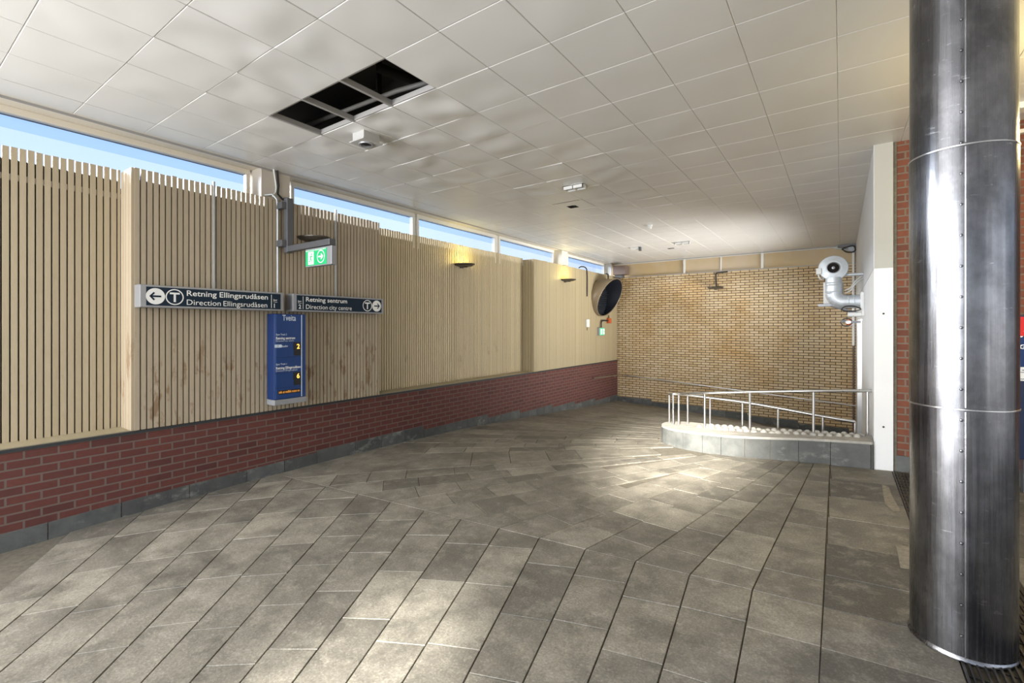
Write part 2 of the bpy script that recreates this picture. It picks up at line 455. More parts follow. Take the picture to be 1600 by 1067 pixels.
# beyond the crease the rows fan out around a point behind the kerb
tip = lambda c: c.y < 7.9 or c.x < -2.6
for k, ((P0, d0), (P1, d1)) in enumerate(zip(far, far[1:])): row(P0, d0, P1, d1, 6.0, sizes=(.42, .66), minw=.13, keep=tip)
C0 = Vector((-.05, 8.75))
pts = []
P5, d5 = far[0]
y = 4.55
while y < 15.4: pts.append(Vector((-6.5, y))); y += .56 + max(0, (y-9))*.05
x = -6.2
while x < -1.5: pts.append(Vector((x, 15.75))); x += .8
lines = [(P5, d5)] + [(p, (C0-p).normalized()) for p in pts]
P1, d1 = lines[1]
Pc = Vector((-6.5, YC)); slab([Pc, P5, hit(P5, d5, Vector((-5.2, 0)), Vector((0, 1))), hit(P1, d1, Vector((-5.2, 0)), Vector((0, 1))), P1])
A5 = hit(P5, d5, Vector((-5.2, 0)), Vector((0, 1))); A1 = hit(P1, d1, Vector((-5.2, 0)), Vector((0, 1)))
row(A1, d1, A5, d5, 4.4, keep=lambda c: c.x < -2.2)
for (P0, d0), (P1, d1) in zip(lines[1:], lines[2:]): row(P0, d0, P1, d1, 9, sizes=(.55, .9), minw=.14)
# strip of larger slabs along the drain, then the hall
xl = near[-1][0].x
yy = 7.15
cuts = [7.15, 6.5, 5.8, 5.15, 4.5, 3.92, 3.46, 3.02, 2.3, 1.6, .9, .2, -.6, -1.4]
for a, b in zip(cuts, cuts[1:]):
    xa = xl - .03*(a-YC)/4 if a > YC else xl; slab([Vector((xa, a)), Vector((.485, a)), Vector((.485, b)), Vector((xl, b))], dirt=.38)
for i in range(8):
    for j in range(16):
        x0 = .95 + i*.62; y0 = 7.15 - j*.55; slab([Vector((x0, y0)), Vector((x0+.62, y0)), Vector((x0+.62, y0-.55)), Vector((x0, y0-.55))], dirt=.2)
st(sl.build('floor', SLAB, loc=(0, 0, 0)))
# worn bedding next to the drain
for px in ([(1378, 757), (1389, 762), (1394, 775), (1408, 800), (1396, 800), (1383, 788), (1380, 772)], [(1400, 852), (1421, 855), (1421, 890), (1407, 888), (1404, 872)]):
    m = MB(); P = [onF(*p) for p in px]; m.prism([p + VZ*.0035 for p in P], (0, 0, .002)); st(m.build('floor', PATCH))

# ================================================================ SETTING: ceiling
ZC = rel(HC); X0C, Y0C, TS = -.0263, 1.9473, .6
XE = -6.43
m = MB()
HOLE = {(i, 1) for i in (-8, -7, -6)}
SQ = {}
for (px, py, hw) in ((895, 323, .085), (1048, 388, .085)):
    p = onZ(px, py, ZC); SQ[(math.floor((p.x-X0C)/TS), math.floor((p.y-Y0C)/TS))] = (p, hw)
rough_c = Vector((-4.1, 4.0))
for i in range(-11, 14):
    for j in range(-15, 23):
        if (i, j) in HOLE: continue
        x0, x1 = X0C+i*TS, X0C+(i+1)*TS; y0, y1 = Y0C+j*TS, Y0C+(j+1)*TS
        x0 = max(x0, XE); y1 = min(y1, 15.62)
        if x0 > .34 and y0 > 7.3: continue
        if x1-x0 < .05 or y1-y0 < .05: continue
        if (i, j) in SQ:
            p, hw = SQ[i, j]; g = .006
            for q in (((x0+g, y0+g), (p.x-hw, y1-g)), ((p.x+hw, y0+g), (x1-g, y1-g)), ((p.x-hw, y0+g), (p.x+hw, p.y-hw)), ((p.x-hw, p.y+hw), (p.x+hw, y1-g))):
                m.poly([(q[0][0], q[0][1], ZC), (q[1][0], q[0][1], ZC), (q[1][0], q[1][1], ZC), (q[0][0], q[1][1], ZC)])
            continue
        d = (Vector((x0+.3, y0+.3)) - rough_c); k = math.exp(-((d.x/1.6)**2 + (d.y/2.6)**2))
        k2 = math.exp(-(((x0+4.0)/1.6)**2 + ((y0-6.3)/2.5)**2))
        amp = .0012 + .040*max(k, k2*.8)*random.uniform(.4, 1.2) + (.005 if R() < .12 else 0)
        sag = random.uniform(.000, .003); ox, oy = R()*40, R()*40
        tlx, tly = random.uniform(-1, 1)*.006*max(k, k2), random.uniform(-1, 1)*.006*max(k, k2)
        N = 12; g = .0058; b = len(m.v); m.smooth = True
        for a in range(N+1):
            for c in range(N+1):
                u, v = a/N, c/N; x, y = x0+g+(x1-x0-2*g)*u, y0+g+(y1-y0-2*g)*v
                w = min(1, 16*u*(1-u)*v*(1-v)); e = min(1, 3.2*max(abs(u-.5), abs(v-.5))*.9)
                w = 16*u*(1-u)*v*(1-v); z = ZC - sag*w + amp*noise.noise(Vector((x*2.6+ox, y*2.6+oy, 0)))*(.25+.75*min(1, 1.6*w)) + tlx*(u-.5) + tly*(v-.5)
                m.v.append(Vector((x, y, z)))
        for a in range(N):
            for c in range(N): q = b+a*(N+1)+c; m.face((q, q+1, q+N+2, q+N+1))
        m.smooth = False
        # folded edge
        E = [(0, c) for c in range(N+1)] + [(a, N) for a in range(1, N+1)] + [(N, c) for c in range(N-1, -1, -1)] + [(a, 0) for a in range(N-1, 0, -1)]
        ids = [b+a*(N+1)+c for a, c in E]; bb = len(m.v); n = len(ids)
        ce = Vector(((x0+x1)/2, (y0+y1)/2, 0))
        for q in ids: m.v.append(m.v[q].copy())
        for q in ids:                       # small rolled edge, then the upstand
            p = m.v[q]; o = Vector((.0045 if p.x > ce.x+(x1-x0)*.49 else -.0045 if p.x < ce.x-(x1-x0)*.49 else 0, .0045 if p.y > ce.y+(y1-y0)*.49 else -.0045 if p.y < ce.y-(y1-y0)*.49 else 0, .004)); m.v.append(p+o)
        for q in range(n): m.v.append(m.v[bb+n+q] + VZ*.026)
        for q in range(n): q2 = (q+1) % n; m.face((bb+q, bb+q2, bb+n+q2, bb+n+q)); m.face((bb+n+q, bb+n+q2, bb+2*n+q2, bb+2*n+q))
ceil = st(m.build('ceiling', CEIL, loc=(0, 0, ZC)))
# exposed grid bars above the joints
m = MB()
for i in range(-10, 14):
    x = X0C+i*TS; ye = 15.6 if x < .3 else 7.25
    m.box((x-.012, -7, ZC+.006), (x+.012, ye, ZC+.03))
for j in range(-15, 23):
    y = Y0C+j*TS; xe = .3 if y > 7.25 else 8
    if j in (1, 2):
        m.box((XE, y-.012, ZC+.006), (X0C-8*TS, y+.012, ZC+.03)); m.box((X0C-5*TS, y-.012, ZC+.006), (xe, y+.012, ZC+.03))
    else: m.box((XE, y-.012, ZC+.006), (xe, y+.012, ZC+.03))
mm = m
st(m.build('ceiling', TBAR))
m = MB()
for i in (-8, -7, -6): m.box((X0C+i*TS-.016, Y0C+TS, ZC-.002), (X0C+i*TS+.016, Y0C+2*TS, ZC+.05))
for j in (1, 2): m.box((X0C-8*TS, Y0C+j*TS-.014, ZC+.004), (X0C-5*TS, Y0C+j*TS+.014, ZC+.055))
st(m.build('ceiling', TBARD))
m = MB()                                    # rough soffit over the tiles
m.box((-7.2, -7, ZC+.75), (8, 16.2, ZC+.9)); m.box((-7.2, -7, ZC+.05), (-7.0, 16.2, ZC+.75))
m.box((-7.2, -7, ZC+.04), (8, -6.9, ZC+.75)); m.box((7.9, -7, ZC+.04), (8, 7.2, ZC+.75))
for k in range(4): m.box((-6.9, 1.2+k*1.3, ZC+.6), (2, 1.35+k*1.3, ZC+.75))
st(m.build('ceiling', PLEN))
# pipe and hanger seen through the opening
t = thing('service_pipe', onZ(590, 165, ZC+.3), 'grey pipe running above the missing ceiling tiles', 'pipe')
m = MB(); m.tube([onZ(480, 196, ZC+.24), onZ(560, 165, ZC+.28), onZ(620, 142, ZC+.29), onZ(670, 128, ZC+.29), onZ(720, 118, ZC+.29)], .025); m.build('pipe', TBARD, t)
m = MB(); p = onZ(592, 152, ZC+.285); m.box((p.x-.012, p.y-.03, p.z-.03), (p.x+.012, p.y+.03, ZC+.76)); m.build('hanger', DARK, t)
t = thing('flexible_duct', onZ(640, 110, ZC+.5), 'dark bent cable duct inside the ceiling opening', 'duct')
m = MB(); m.tube([onZ(590, 105, ZC+.45), onZ(622, 118, ZC+.40), onZ(655, 126, ZC+.43), onZ(690, 128, ZC+.5)], .05); m.build('hose', DARK, t)

# ================================================================ SETTING: left wall
ZW = rel(-1.18)                             # top of the red brick
m = MB(); m.box((-7.0, -7, -2), (XB, 15.8, ZW)); st(m.build('wall_left', REDB, loc=(XB, 0, 0)))
m = MB(); m.box((XB-.03, -7, ZW), (XB+.012, 15.63, ZW+.028)); st(m.build('trim_1', FLASH, loc=(XB, 4, ZW)))
m = MB()
m.box((XR-.1, -7, ZW+.004), (XB-.03, 1.88, ZW+.036)); m.box((XR-.1, 5.2, ZW+.004), (XB-.03, 10.2, ZW+.036))
st(m.build('trim_2', SILL, loc=(XB, 4, ZW)))
m = MB(); y = -6.9
while y < 15.6:
    L = random.uniform(.48, .72) if y < 8 else random.uniform(.36, .5); y1 = min(y+L, 15.62); zb = fz(XB, (y+y1)/2)
    need = .125 if y > 8 else .15
    top = ZW - .0835*math.floor((ZW-(zb+need))/.0835)
    if y < 4: top = zb+.165
    m.tone = R()
    m.prism([(XB-.02, y+.004, -2), (XB-.02, y1-.004, -2), (XB-.02, y1-.004, top if y > 4 else fz(XB, y1)+.165), (XB-.02, y+.004, top if y > 4 else fz(XB, y)+.165)], (.032, 0, 0)); y = y1
st(m.build('baseboard_left', STONE, loc=(XB, 4, 0)))
m = MB(); m.box((-7.0, -7, ZW), (XR-.11, 15.8, rel(1.60))); st(m.build('wall_left', DARK, loc=(-6.9, 4, ZW)))

def slat_panel(y0, y1, X, top, pitch, gap, mat, label, closed=False, ret=None):
    t = thing('slatted_panel', ((X), (y0+y1)/2, ZW+.03), label, 'wall panel')
    z0 = ZW+.032; m = MB(); y = y0
    while y < y1-.02:
        m.tone = R(); w = min(pitch-gap, y1-y); dx = random.uniform(-.002, .002)
        m.box((X-.03+dx, y, z0), (X+dx, y+w, top+random.uniform(-.006, .006))); y += pitch
    if ret:                                 # boards closing the side of a proud panel
        x = X-.004
        n = 4
        for k in range(n):
            w = (X-XR)/n; m.tone = R(); m.box((X-.034-w*(k+1)+.028+.006, y0-.028, z0), (X-.034-w*k+.028, y0-.002, top))
    m.build('slats', mat, t)
    m = MB()
    if closed: m.box((X-.06, y0+.005, z0), (X-.032, y1, top-.004)); m.build('backing_board', mat, t)
    else: m.box((X-.075, y0+.005, z0), (X-.045, y1-.005, top-.115)); m.build('backing_board', DARK, t)
    return t
slat_panel(-6.5, 1.812, XR, rel(1.785), .0605, .0125, SLAT1, 'set-back beige slatted panel nearest the viewer, left of the direction signs')
slat_panel(1.845, 5.23, XB, rel(1.758), .0600, .0130, SLAT2, 'worn beige slatted panel that carries the two direction signs', ret=True)
slat_panel(5.235, 10.14, XR, rel(1.765), .0560, .0150, SLAT3, 'long set-back cream slatted panel with one lit wall lamp')
slat_panel(10.175, 15.6, XB, rel(1.725), .0950, .003, SLAT4, 'cream boarded panel behind the round ventilation hood', closed=True, ret=True)

# windows above the slats
def wy(x, X=XR): return onX(x, 300, X).y
edges = [(-6.8, wy(391)), (wy(455), wy(648)), (wy(652), wy(775)), (wy(780), wy(866)), (wy(887), wy(945))]
for k, (a, b) in enumerate(edges):
    w = thing('window_%d' % (k+1), (XR-.04, (a+b)/2, rel(1.5)), None, None); w['kind'] = 'structure'
    m = MB(); zt = ZC-.005
    m.box((XR-.09, a, rel(2.118)), (XR, b, zt)); m.box((XR-.07, a, rel(1.46)), (XR-.02, b, rel(1.52)))
    for y in ((a, a+.05), (b-.05, b)): m.box((XR-.088, y[0], rel(1.52)), (XR-.002, y[1], rel(2.117)))
    m.build('window_frame', CREAM if k == 0 else WFRAME, w, bevel=.004)
    m = MB(); m.box((XR-.052, a+.04, rel(1.52)), (XR-.046, b-.04, rel(1.974))); m.build('pane', GLASS, w)
    m = MB(); m.box((XR-.052, a+.04, rel(1.974)), (XR-.046, b-.04, rel(2.118))); m.build('tinted_strip', TINT, w)
m = MB()
m.box((XR-.09, -6.8, ZC-.004), (XE+.004, 15.6, ZC+.02)); st(m.build('trim_3', CREAM, loc=(XR, 4, ZC)))
m = MB(); m.box((XE-.012, -6.8, ZC-.028), (XE, 15.6, ZC+.01)); st(m.build('trim_4', TBARD, loc=(XE, 4, ZC)))
# posts between the windows
def post(xa, xb, xc, side, front):
    y0 = wy(xa); y1 = onX(xc, 300, -6.44).y
    m = MB(); m.box((XR-.1, y0, rel(1.45)), (-6.44, y1, ZC-.004)); return st(m.build('trim_5', front, bevel=.004))
post(394, 410, 453, WFRAME, PALE); post(866, 879, 887, WFRAME, CREAM); post(945, 950, 956, WFRAME, WFRAME)
for xa, xb in ((648, 652), (775, 780)):
    m = MB(); m.box((XR-.1, wy(xa), rel(1.46)), (XR-.034, wy(xb), ZC-.006)); st(m.build('trim_6', WFRAME, bevel=.004))

# ================================================================ SETTING: back wall
YB = 15.63; ZBT = rel(1.69)
m = MB(); m.box((-7, YB, -2.4), (1.2, YB+.3, ZBT)); st(m.build('wall_back', YELB, loc=(-3, YB, 0)))
m = MB(); m.box((-6.5, YB-.01, ZBT), (.4, YB+.2, ZBT+.025)); st(m.build('trim_7', TBARD))
m = MB(); x = XB+.01
while x < .3:
    x1 = min(x+random.uniform(.5, .66), .315); zb = fz(x, YB); top = ZBT - .0762*math.floor((ZBT-(zb+.13))/.0762); m.tone = R()
    m.box((x+.003, YB-.014, -2.4), (x1-.003, YB+.01, top)); x = x1
st(m.build('baseboard_back', STONE, loc=(-3, YB, 0)))
w = thing('window_6', (-3, YB, ZBT), None, None); w['kind'] = 'structure'
m = MB(); m.box((-6.7, YB+.07, ZBT+.02), (.5, YB+.1, ZC+.1)); m.build('infill_panel', BPANEL, w)
m = MB()
for px, ww in ((1069, .03), (1191, .035)):
    x = onY(px, 420, YB).x; m.box((x-ww, YB, ZBT+.022), (x+ww, YB+.068, ZC-.006))
x = onY(1126, 420, YB).x; m.box((x-.02, YB+.04, ZBT+.022), (x+.02, YB+.068, ZC-.006))
m.box((-6.5, YB+.01, ZC-.035), (.4, YB+.068, ZC-.006)); m.build('mullion', WFRAME, w, bevel=.003)
m = MB(); m.box((-6.45, YB-.03, ZC-.02), (.31, YB, ZC+.03)); st(m.build('trim_8', TBARD))

# ================================================================ SETTING: right-hand walls
XW = .32; YF = 7.2
m = MB(); m.box((XW, YF, -2.4), (.50, 11.2, ZC+.1)); m.box((XW, 14.4, -2.4), (.50, YB+.2, ZC+.1)); m.box((XW, 11.2, rel(.15)), (.50, 14.4, ZC+.1)); st(m.build('wall_right', WHITEW))
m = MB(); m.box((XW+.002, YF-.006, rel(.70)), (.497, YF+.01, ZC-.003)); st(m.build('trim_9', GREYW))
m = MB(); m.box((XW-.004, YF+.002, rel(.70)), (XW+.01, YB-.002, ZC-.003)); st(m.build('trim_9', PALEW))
for px, py, r in ((1380.5, 490, .011), (1380.5, 667, .011)):
    m = MB(); p = onY(px, py, YF); m.lathe([(.0001, -.004), (r, -.004), (r, .003)], p, (0, 1, 0), 14); st(m.build('trim_10', BLACK))
m = MB(); m.box((.535, YF+.03, -.4), (8, YF+.33, ZC+.1)); st(m.build('wall_hall', REDB2, loc=(4, YF, 0)))
m = MB(); m.box((.50, YF+.02, -.4), (.535, YF+.12, ZC)); st(m.build('trim_11', MORTAR))
m = MB(); m.box((.52, YF+.012, -.4), (8, YF+.04, fz(1, YF)+.17)); st(m.build('baseboard_hall', STONE))
m = MB(); m.box((1.3, YF-.05, rel(2.03)), (8, YF+.02, rel(2.07))); st(m.build('trim_12', CREAM))

# ================================================================ planter with railing
ctop = lambda X: CZ - (1.385 - .083*(X-.3))
front = [(-2.42, 7.92), (-2.37, 7.74), (-2.21, 7.56), (-1.88, 7.36), (-1.40, 7.20), (-1.07, 7.165), (-.76, 7.185), (-.44, 7.22), (-.10, 7.215), (.20, 7.19), (.315, 7.17)]
back = [(.315, 7.62), (-.2, 7.66), (-.6, 7.72), (-1.2, 7.84), (-1.75, 8.02), (-2.05, 8.14), (-2.28, 8.14), (-2.40, 8.06)]
def smooth(pts, n=4):
    P = [Vector((*p, 0)) for p in pts]; out = []
    for i in range(len(P)-1):
        p0, p1, p2, p3 = P[max(i-1, 0)], P[i], P[i+1], P[min(i+2, len(P)-1)]
        for k in range(n):
            t = k/n; out.append(.5*((2*p1)+(p2-p0)*t+(2*p0-5*p1+4*p2-p3)*t*t+(3*p1-p0-3*p2+p3)*t**3))
    out.append(P[-1]); return [(p.x, p.y) for p in out]
fr = smooth(front); bk = smooth(back)
outline = fr + bk
pl = thing('stone_planter', (-1, 7.5, fz(-1, 7.2)), 'low curved stone kerb with set cobbles on top, in front of the yellow brick wall', 'planter')
m = MB(); b = len(m.v); n = len(outline)
for x, y in outline: m.v.append(Vector((x, y, fz(x, y)-.05)))
for x, y in outline: m.v.append(Vector((x, y, ctop(x)-.03)))
for i in range(n): j = (i+1) % n; m.face((b+i, b+j, b+n+j, b+n+i))
m.face([b+n+i for i in range(n)]); m.build('core', MORTAR, pl)
# slate cladding stones following the curve
cum = [0]
for a, c in zip(fr, fr[1:]): cum.append(cum[-1] + math.dist(a, c))
def along(s):
    s = max(0, min(cum[-1], s))
    for i in range(len(fr)-1):
        if s <= cum[i+1]:
            t = (s-cum[i])/(cum[i+1]-cum[i]); return Vector((fr[i][0]*(1-t)+fr[i+1][0]*t, fr[i][1]*(1-t)+fr[i+1][1]*t, 0))
def pxs(px):                                # distance along the kerb of an image column on its face
    best = None
    for k in range(400):
        s = cum[-1]*k/399; p = along(s); r = p.x*CT+p.y*ST; d = -p.x*ST+p.y*CT; e = abs(PCX+F*r/d-px)
        if best is None or e < best[0]: best = (e, s)
    return best[1]
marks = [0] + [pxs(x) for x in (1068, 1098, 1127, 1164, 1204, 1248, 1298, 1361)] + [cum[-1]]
tones = [0, .0, .08, .30, .55, .45, .62, .52, .98, .72]  # paler at the left: the light beam's glow put into the stone colour
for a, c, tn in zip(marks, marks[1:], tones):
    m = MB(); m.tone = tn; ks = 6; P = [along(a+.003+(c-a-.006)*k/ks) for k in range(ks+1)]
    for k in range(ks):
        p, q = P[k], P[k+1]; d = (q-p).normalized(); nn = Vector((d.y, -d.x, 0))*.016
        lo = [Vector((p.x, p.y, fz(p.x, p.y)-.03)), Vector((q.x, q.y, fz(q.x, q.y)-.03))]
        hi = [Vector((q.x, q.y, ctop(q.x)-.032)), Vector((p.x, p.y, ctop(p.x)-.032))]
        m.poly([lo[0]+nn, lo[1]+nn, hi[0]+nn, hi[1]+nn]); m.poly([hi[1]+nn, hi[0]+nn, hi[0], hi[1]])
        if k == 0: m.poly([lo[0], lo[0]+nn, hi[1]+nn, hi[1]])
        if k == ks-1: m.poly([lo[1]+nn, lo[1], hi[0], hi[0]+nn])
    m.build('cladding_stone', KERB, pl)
m = MB(); b = len(m.v); cen = Vector((-1, 7.5, 0)); O2 = []
for x, y in outline:
    d = Vector((x, y, 0))-cen; O2.append((x-.012 if x < -2 else x, y-.022 if y < 7.6 and x < .3 else y))
for x, y in O2: m.v.append(Vector((x, y, ctop(x)-.03)))
for x, y in O2: m.v.append(Vector((x, y, ctop(x))))
for i in range(n): j = (i+1) % n; m.face((b+i, b+j, b+n+j, b+n+i))
m.face([b+n+i for i in range(n)]); m.build('coping', KTOP, pl)
for k in range(21):
    for rw in range(2):
        x = -1.78 + k*.098 + random.uniform(-.015, .015) + rw*.04
        if x > .24: continue
        yf = interp(x, [p[0] for p in fr], [p[1] for p in fr]); yb = interp(x, [-2.05, -1.75, -1.2, -.6, -.2, .315], [8.14, 8.02, 7.84, 7.72, 7.66, 7.62])
        y = yf + (yb-yf)*(.52 if rw == 0 else .8) + random.uniform(-.02, .02)
        m = MB(); m.tone = R()*.4; r = random.uniform(.036, .047); m.ball((x, y, ctop(x)+.004), (r, r*1.1, random.uniform(.028, .040)), 10, 6); m.build('cobblestone', COB, pl)
# curved railing: outer run level on the kerb, inner run falling with the ramp
rl = thing('curved_railing', (-1, 7.4, ctop(-1)), 'stainless railing curving round the stone kerb, its inner run falling along the ramp', 'railing')
def base_at(px, py):
    p = onZ(px, py, ctop(-1))
    for _ in range(30): p = onZ(px, py, ctop(p.x))
    return p
def over(P, px_y):                          # point over P seen at image row px_y
    d = -P.x*ST+P.y*CT; return Vector((P.x, P.y, CZ-(px_y-PY0)*d/F))
fronts = [((1355.5, 679), 610.5), ((1271, 677), 610.8), ((1171.7, 672.5), 612.3), ((1101, 669), 614.2), ((1060.5, 663), 615.3), ((1045.7, 660), 615.5)]
fp = []
for (bx, by), ty in fronts:
    B = base_at(bx, by); T = over(B, ty); fp.append(T)
    m = MB(); m.tube([B - VZ*.01, T], .0165, 12); m.build('post', RAIL, rl)
inn = [(1051.7, 7.42+.40, 615.4), (1074.5, 7.95, 617), (1109.5, 7.97, 621.5), (1160, 7.93, 628), (1215.7, 7.88, 637.5), (1285.7, 7.86, 650.5), (1336, 7.86, 659)]
ip = []
for px, Y, ty in inn:
    T = onY(px, ty, Y); ip.append(T); zb = ctop(T.x)-.01 if px < 1060 else fz(T.x, T.y)-.02
    m = MB(); m.tube([(T.x, T.y, zb), T], .015, 12); m.build('post', RAIL, rl)
def spl(P, n=6):
    out = []
    for i in range(len(P)-1):
        p0, p1, p2, p3 = P[max(i-1, 0)], P[i], P[i+1], P[min(i+2, len(P)-1)]
        for k in range(n):
            t = k/n; out.append(.5*((2*p1)+(p2-p0)*t+(2*p0-5*p1+4*p2-p3)*t*t+(3*p1-p0-3*p2+p3)*t**3))
    out.append(P[-1]); return out
m = MB(); end = onY(1361, 610.2, fp[0].y); end.z = fp[0].z; end.x += .01
m.tube(spl([end] + fp + ip), .021, 12); m.build('handrail', RAIL, rl)
# wall handrails
h = thing('wall_handrail', onY(1150, 605, YB-.07), 'steel handrail sloping down across the yellow brick wall', 'handrail')
m = MB(); A, B = onY(976, 586, YB-.075), onY(1341, 634.5, YB-.075); m.tube([A, B], .02, 10); m.build('rail', RAIL, h)
for k in (.02, .25, .5, .75, .97): m = MB(); p = A.lerp(B, k); m.tube([p-VZ*.01, p-VZ*.05, p-VZ*.05+VY*.075], .008, 8); m.build('bracket', RAIL, h)
h = thing('wall_handrail', onX(947, 588.5, XB+.07), 'short steel handrail on the dark red brick near the far corner', 'handrail')
m = MB(); A, B = onX(928.5, 590.8, XB+.075), onX(965, 586, XB+.075); m.tube([A, B], .02, 10); m.build('rail', RAIL, h)
for k in (.06, .9): m = MB(); p = A.lerp(B, k); m.tube([p-VZ*.01, p-VZ*.05, p-VZ*.05-VX*.075], .008, 8); m.build('bracket', RAIL, h)

# ================================================================ steel column
CX, CY, CR = .522, 3.468, .2105
zf = fz(CX, CY)
cl = thing('steel_column', (CX, CY, zf), 'big round column clad in scuffed brushed steel at the right edge', 'column')
zs = [zf+.0, onY(1505, 633, CY-.15).z, onY(1505, 233, CY-.15).z, ZC+.05]
zs[1] = CZ - (640-PY0)*(.52*-ST*1+3.3*CT)/F*.93; zs[2] = CZ + (PY0-233)*2.42/F
zs[1] = CZ - (637-PY0)*2.42/F
seam = math.atan2(-CY, -CX) + .06
for k in range(3):
    m = MB(); b0 = .003 if k == 1 else 0
    a, b = zs[k], zs[k+1]
    m.lathe([(CR-.006, a-.001), (CR+b0, a), (CR+b0, b), (CR-.006, b+.001)], (CX, CY, 0), (0, 0, 1), 96); m.build('cladding_sheet', STEEL, cl)
m = MB(); m.lathe([(CR-.03, zf+.02), (CR-.02, ZC+.05)], (CX, CY, 0), (0, 0, 1), 48); m.build('inner_core', DARK, cl)
for k in (1, 2): m = MB(); m.lathe([(CR-.001, -.006), (CR+.0055, -.003), (CR+.0055, .003), (CR-.001, .006)], (CX, CY, zs[k]), (0, 0, 1), 96); m.build('joint_band', SEAM, cl)
m = MB()
d = Vector((math.cos(seam), math.sin(seam), 0)); tt = Vector((-d.y, d.x, 0))
for k in range(3):
    p = Vector((CX, CY, 0))+d*(CR+(.004 if k == 1 else .001)); q = p+tt*.005
    m.prism([(p.x, p.y, zs[k]+.01), (q.x, q.y, zs[k]+.01), (q.x+d.x*.002, q.y+d.y*.002, zs[k]+.01)], (0, 0, zs[k+1]-zs[k]-.02))
vs = m.build('vertical_seam', STEEL, cl)
zr = zf+.12; kk = 0
while zr < ZC-.1:
    m = MB(); m.smooth = True; p = Vector((CX, CY, zr))+d*(CR+.002)-tt*.012; m.lathe([(.0075, 0), (.006, .003), (.0001, .0042)], p, d, 12); m.build('rivet', STEEL, vs); zr += .155
m = MB(); m.lathe([(CR+.001, .02), (CR+.005, .012), (CR+.009, .003), (CR+.009, 0)], (CX, CY, zf-.004), (0, 0, 1), 96); m.build('base_flange', STEEL, cl)

# ================================================================ floor drain
g = thing('drain_grate', (.71, 5.5, fz(.71, 5.5)), 'long dark iron drain grate running from the brick pier past the column', 'grate')
gx0, gx1 = .492, .93
m = MB(); k = 0; x = gx0+.02
while x < gx1-.01:
    for a, b in ((-1.4, YC), (YC, 7.14)):
        m.prism([(x, a, fz(x, a)-.012), (x+.008, a, fz(x, a)-.012), (x+.008, a, fz(x, a)+.002), (x, a, fz(x, a)+.002)], (0, b-a, fz(x, b)-fz(x, a)))
    x += .030
m.build('bars', IRON, g)
m = MB(); y = -1.3
while y < 7.1: m.box((gx0+.005, y, fz(gx0, y)-.012), (gx1-.005, y+.008, fz(gx0, y)-.002)); y += .12
m.build('cross_rods', IRON, g)
m = MB()
for x in (gx0, gx1):
    for a, b in ((-1.4, YC), (YC, 7.14)):
        m.prism([(x-.006, a, fz(x, a)-.012), (x+.006, a, fz(x, a)-.012), (x+.006, a, fz(x, a)+.003), (x-.006, a, fz(x, a)+.003)], (0, b-a, fz(x, b)-fz(x, a)))
m.build('edge_frame', IRON, g)

# ================================================================ direction signs
def sign(y0, y1, z0, z1, Xf, Xb, label):
    t = thing('direction_sign', (Xb, (y0+y1)/2, z0), label, 'sign')
    m = MB(); m.box((Xb, y0, z0), (Xf-.004, y1, z1)); m.build('housing', GREYM, t, bevel=.006)
    m = MB(); m.box((Xf-.006, y0+.055, z0+.022), (Xf, y1-.045, z1-.022)); t2 = m.build('face_panel', NAVY, t); return t2
XF = -6.17; Zs0, Zs1 = rel(.213), rel(.462)
def sy(x): return onX(x, 460, XF).y
def arrow(c, r, right, parent):
    m = MB(); disc(m, c, r, VY, VZ); m.build('arrow_disc', WHITE, parent)
    s = 1 if right else -1; m = MB(); k = r/.088; w = .0095*k
    shape(m, c, [(-.052*s*k, -w), (.045*s*k, -w), (.045*s*k, w), (-.052*s*k, w)], VY, VZ, .004)
    for sg in (1, -1):
        shape(m, c, [(.058*s*k, 0), (.046*s*k, -.012*k*sg), (.006*s*k, .034*k*sg), (.018*s*k, .046*k*sg)], VY, VZ, .0045)
    m.build('arrow', NAVY, parent)
def tbadge(c, r, parent):
    m = MB(); ring(m, c, r*.87, r, VY, VZ); k = r/.088
    shape(m, c, [(-.048*k, .030*k), (.048*k, .030*k), (.048*k, .050*k), (-.048*k, .050*k)], VY, VZ)
    shape(m, c, [(-.011*k, -.055*k), (.011*k, -.055*k), (.011*k, .030*k), (-.011*k, .030*k)], VY, VZ)
    m.build('metro_badge', WHITE, parent)
s1 = sign(onX(219, 460, XF).y, onX(443.5, 460, XF).y, Zs0, Zs1, XF, XB+.005, 'long navy sign with a left arrow reading Retning Ellingsrudåsen')
zc = (Zs0+Zs1)/2
arrow((XF, sy(243), zc), .090, False, s1); tbadge((XF, sy(273), zc), .090, s1)
ya, yb = sy(291.8), sy(418.5)
words('Retning Ellingsrudåsen', s1, WHITE, (XF, ya, zc+.022), yb-ya, .066, bold=.012)
words('Direction Ellingsrudåsen', s1, WHITE, (XF, ya, zc-.083), sy(417.5)-ya, .066)
m = MB(); y = sy(424); shape(m, (XF, y, zc), [(-.004, -.088), (.004, -.088), (.004, .088), (-.004, .088)], VY, VZ); m.build('divider', WHITE, s1)
text('1', 'lettering', WHITE, s1, (XF, sy(428), zc-.083), VY, VZ, height=.058, bold=.02)
text('Spor', 'lettering', WHITE, s1, (XF, sy(427), zc+.012), VY, VZ, height=.020, width=.055, bold=.02)
text('Track', 'lettering', WHITE, s1, (XF, sy(427), zc-.014), VY, VZ, height=.018, width=.055)
s2 = sign(onX(458, 460, XF).y, onX(599.5, 460, XF).y, Zs0, Zs1, XF, XB+.005, 'shorter navy sign with a right arrow reading Retning sentrum')
arrow((XF, sy(588.5), zc), .090, True, s2); tbadge((XF, sy(574), zc), .090, s2)
ya = sy(478); words('Retning sentrum', s2, WHITE, (XF, ya, zc+.022), sy(542.3)-ya, .066, bold=.012)
words('Direction city centre', s2, WHITE, (XF, ya, zc-.083), sy(549.5)-ya, .066)
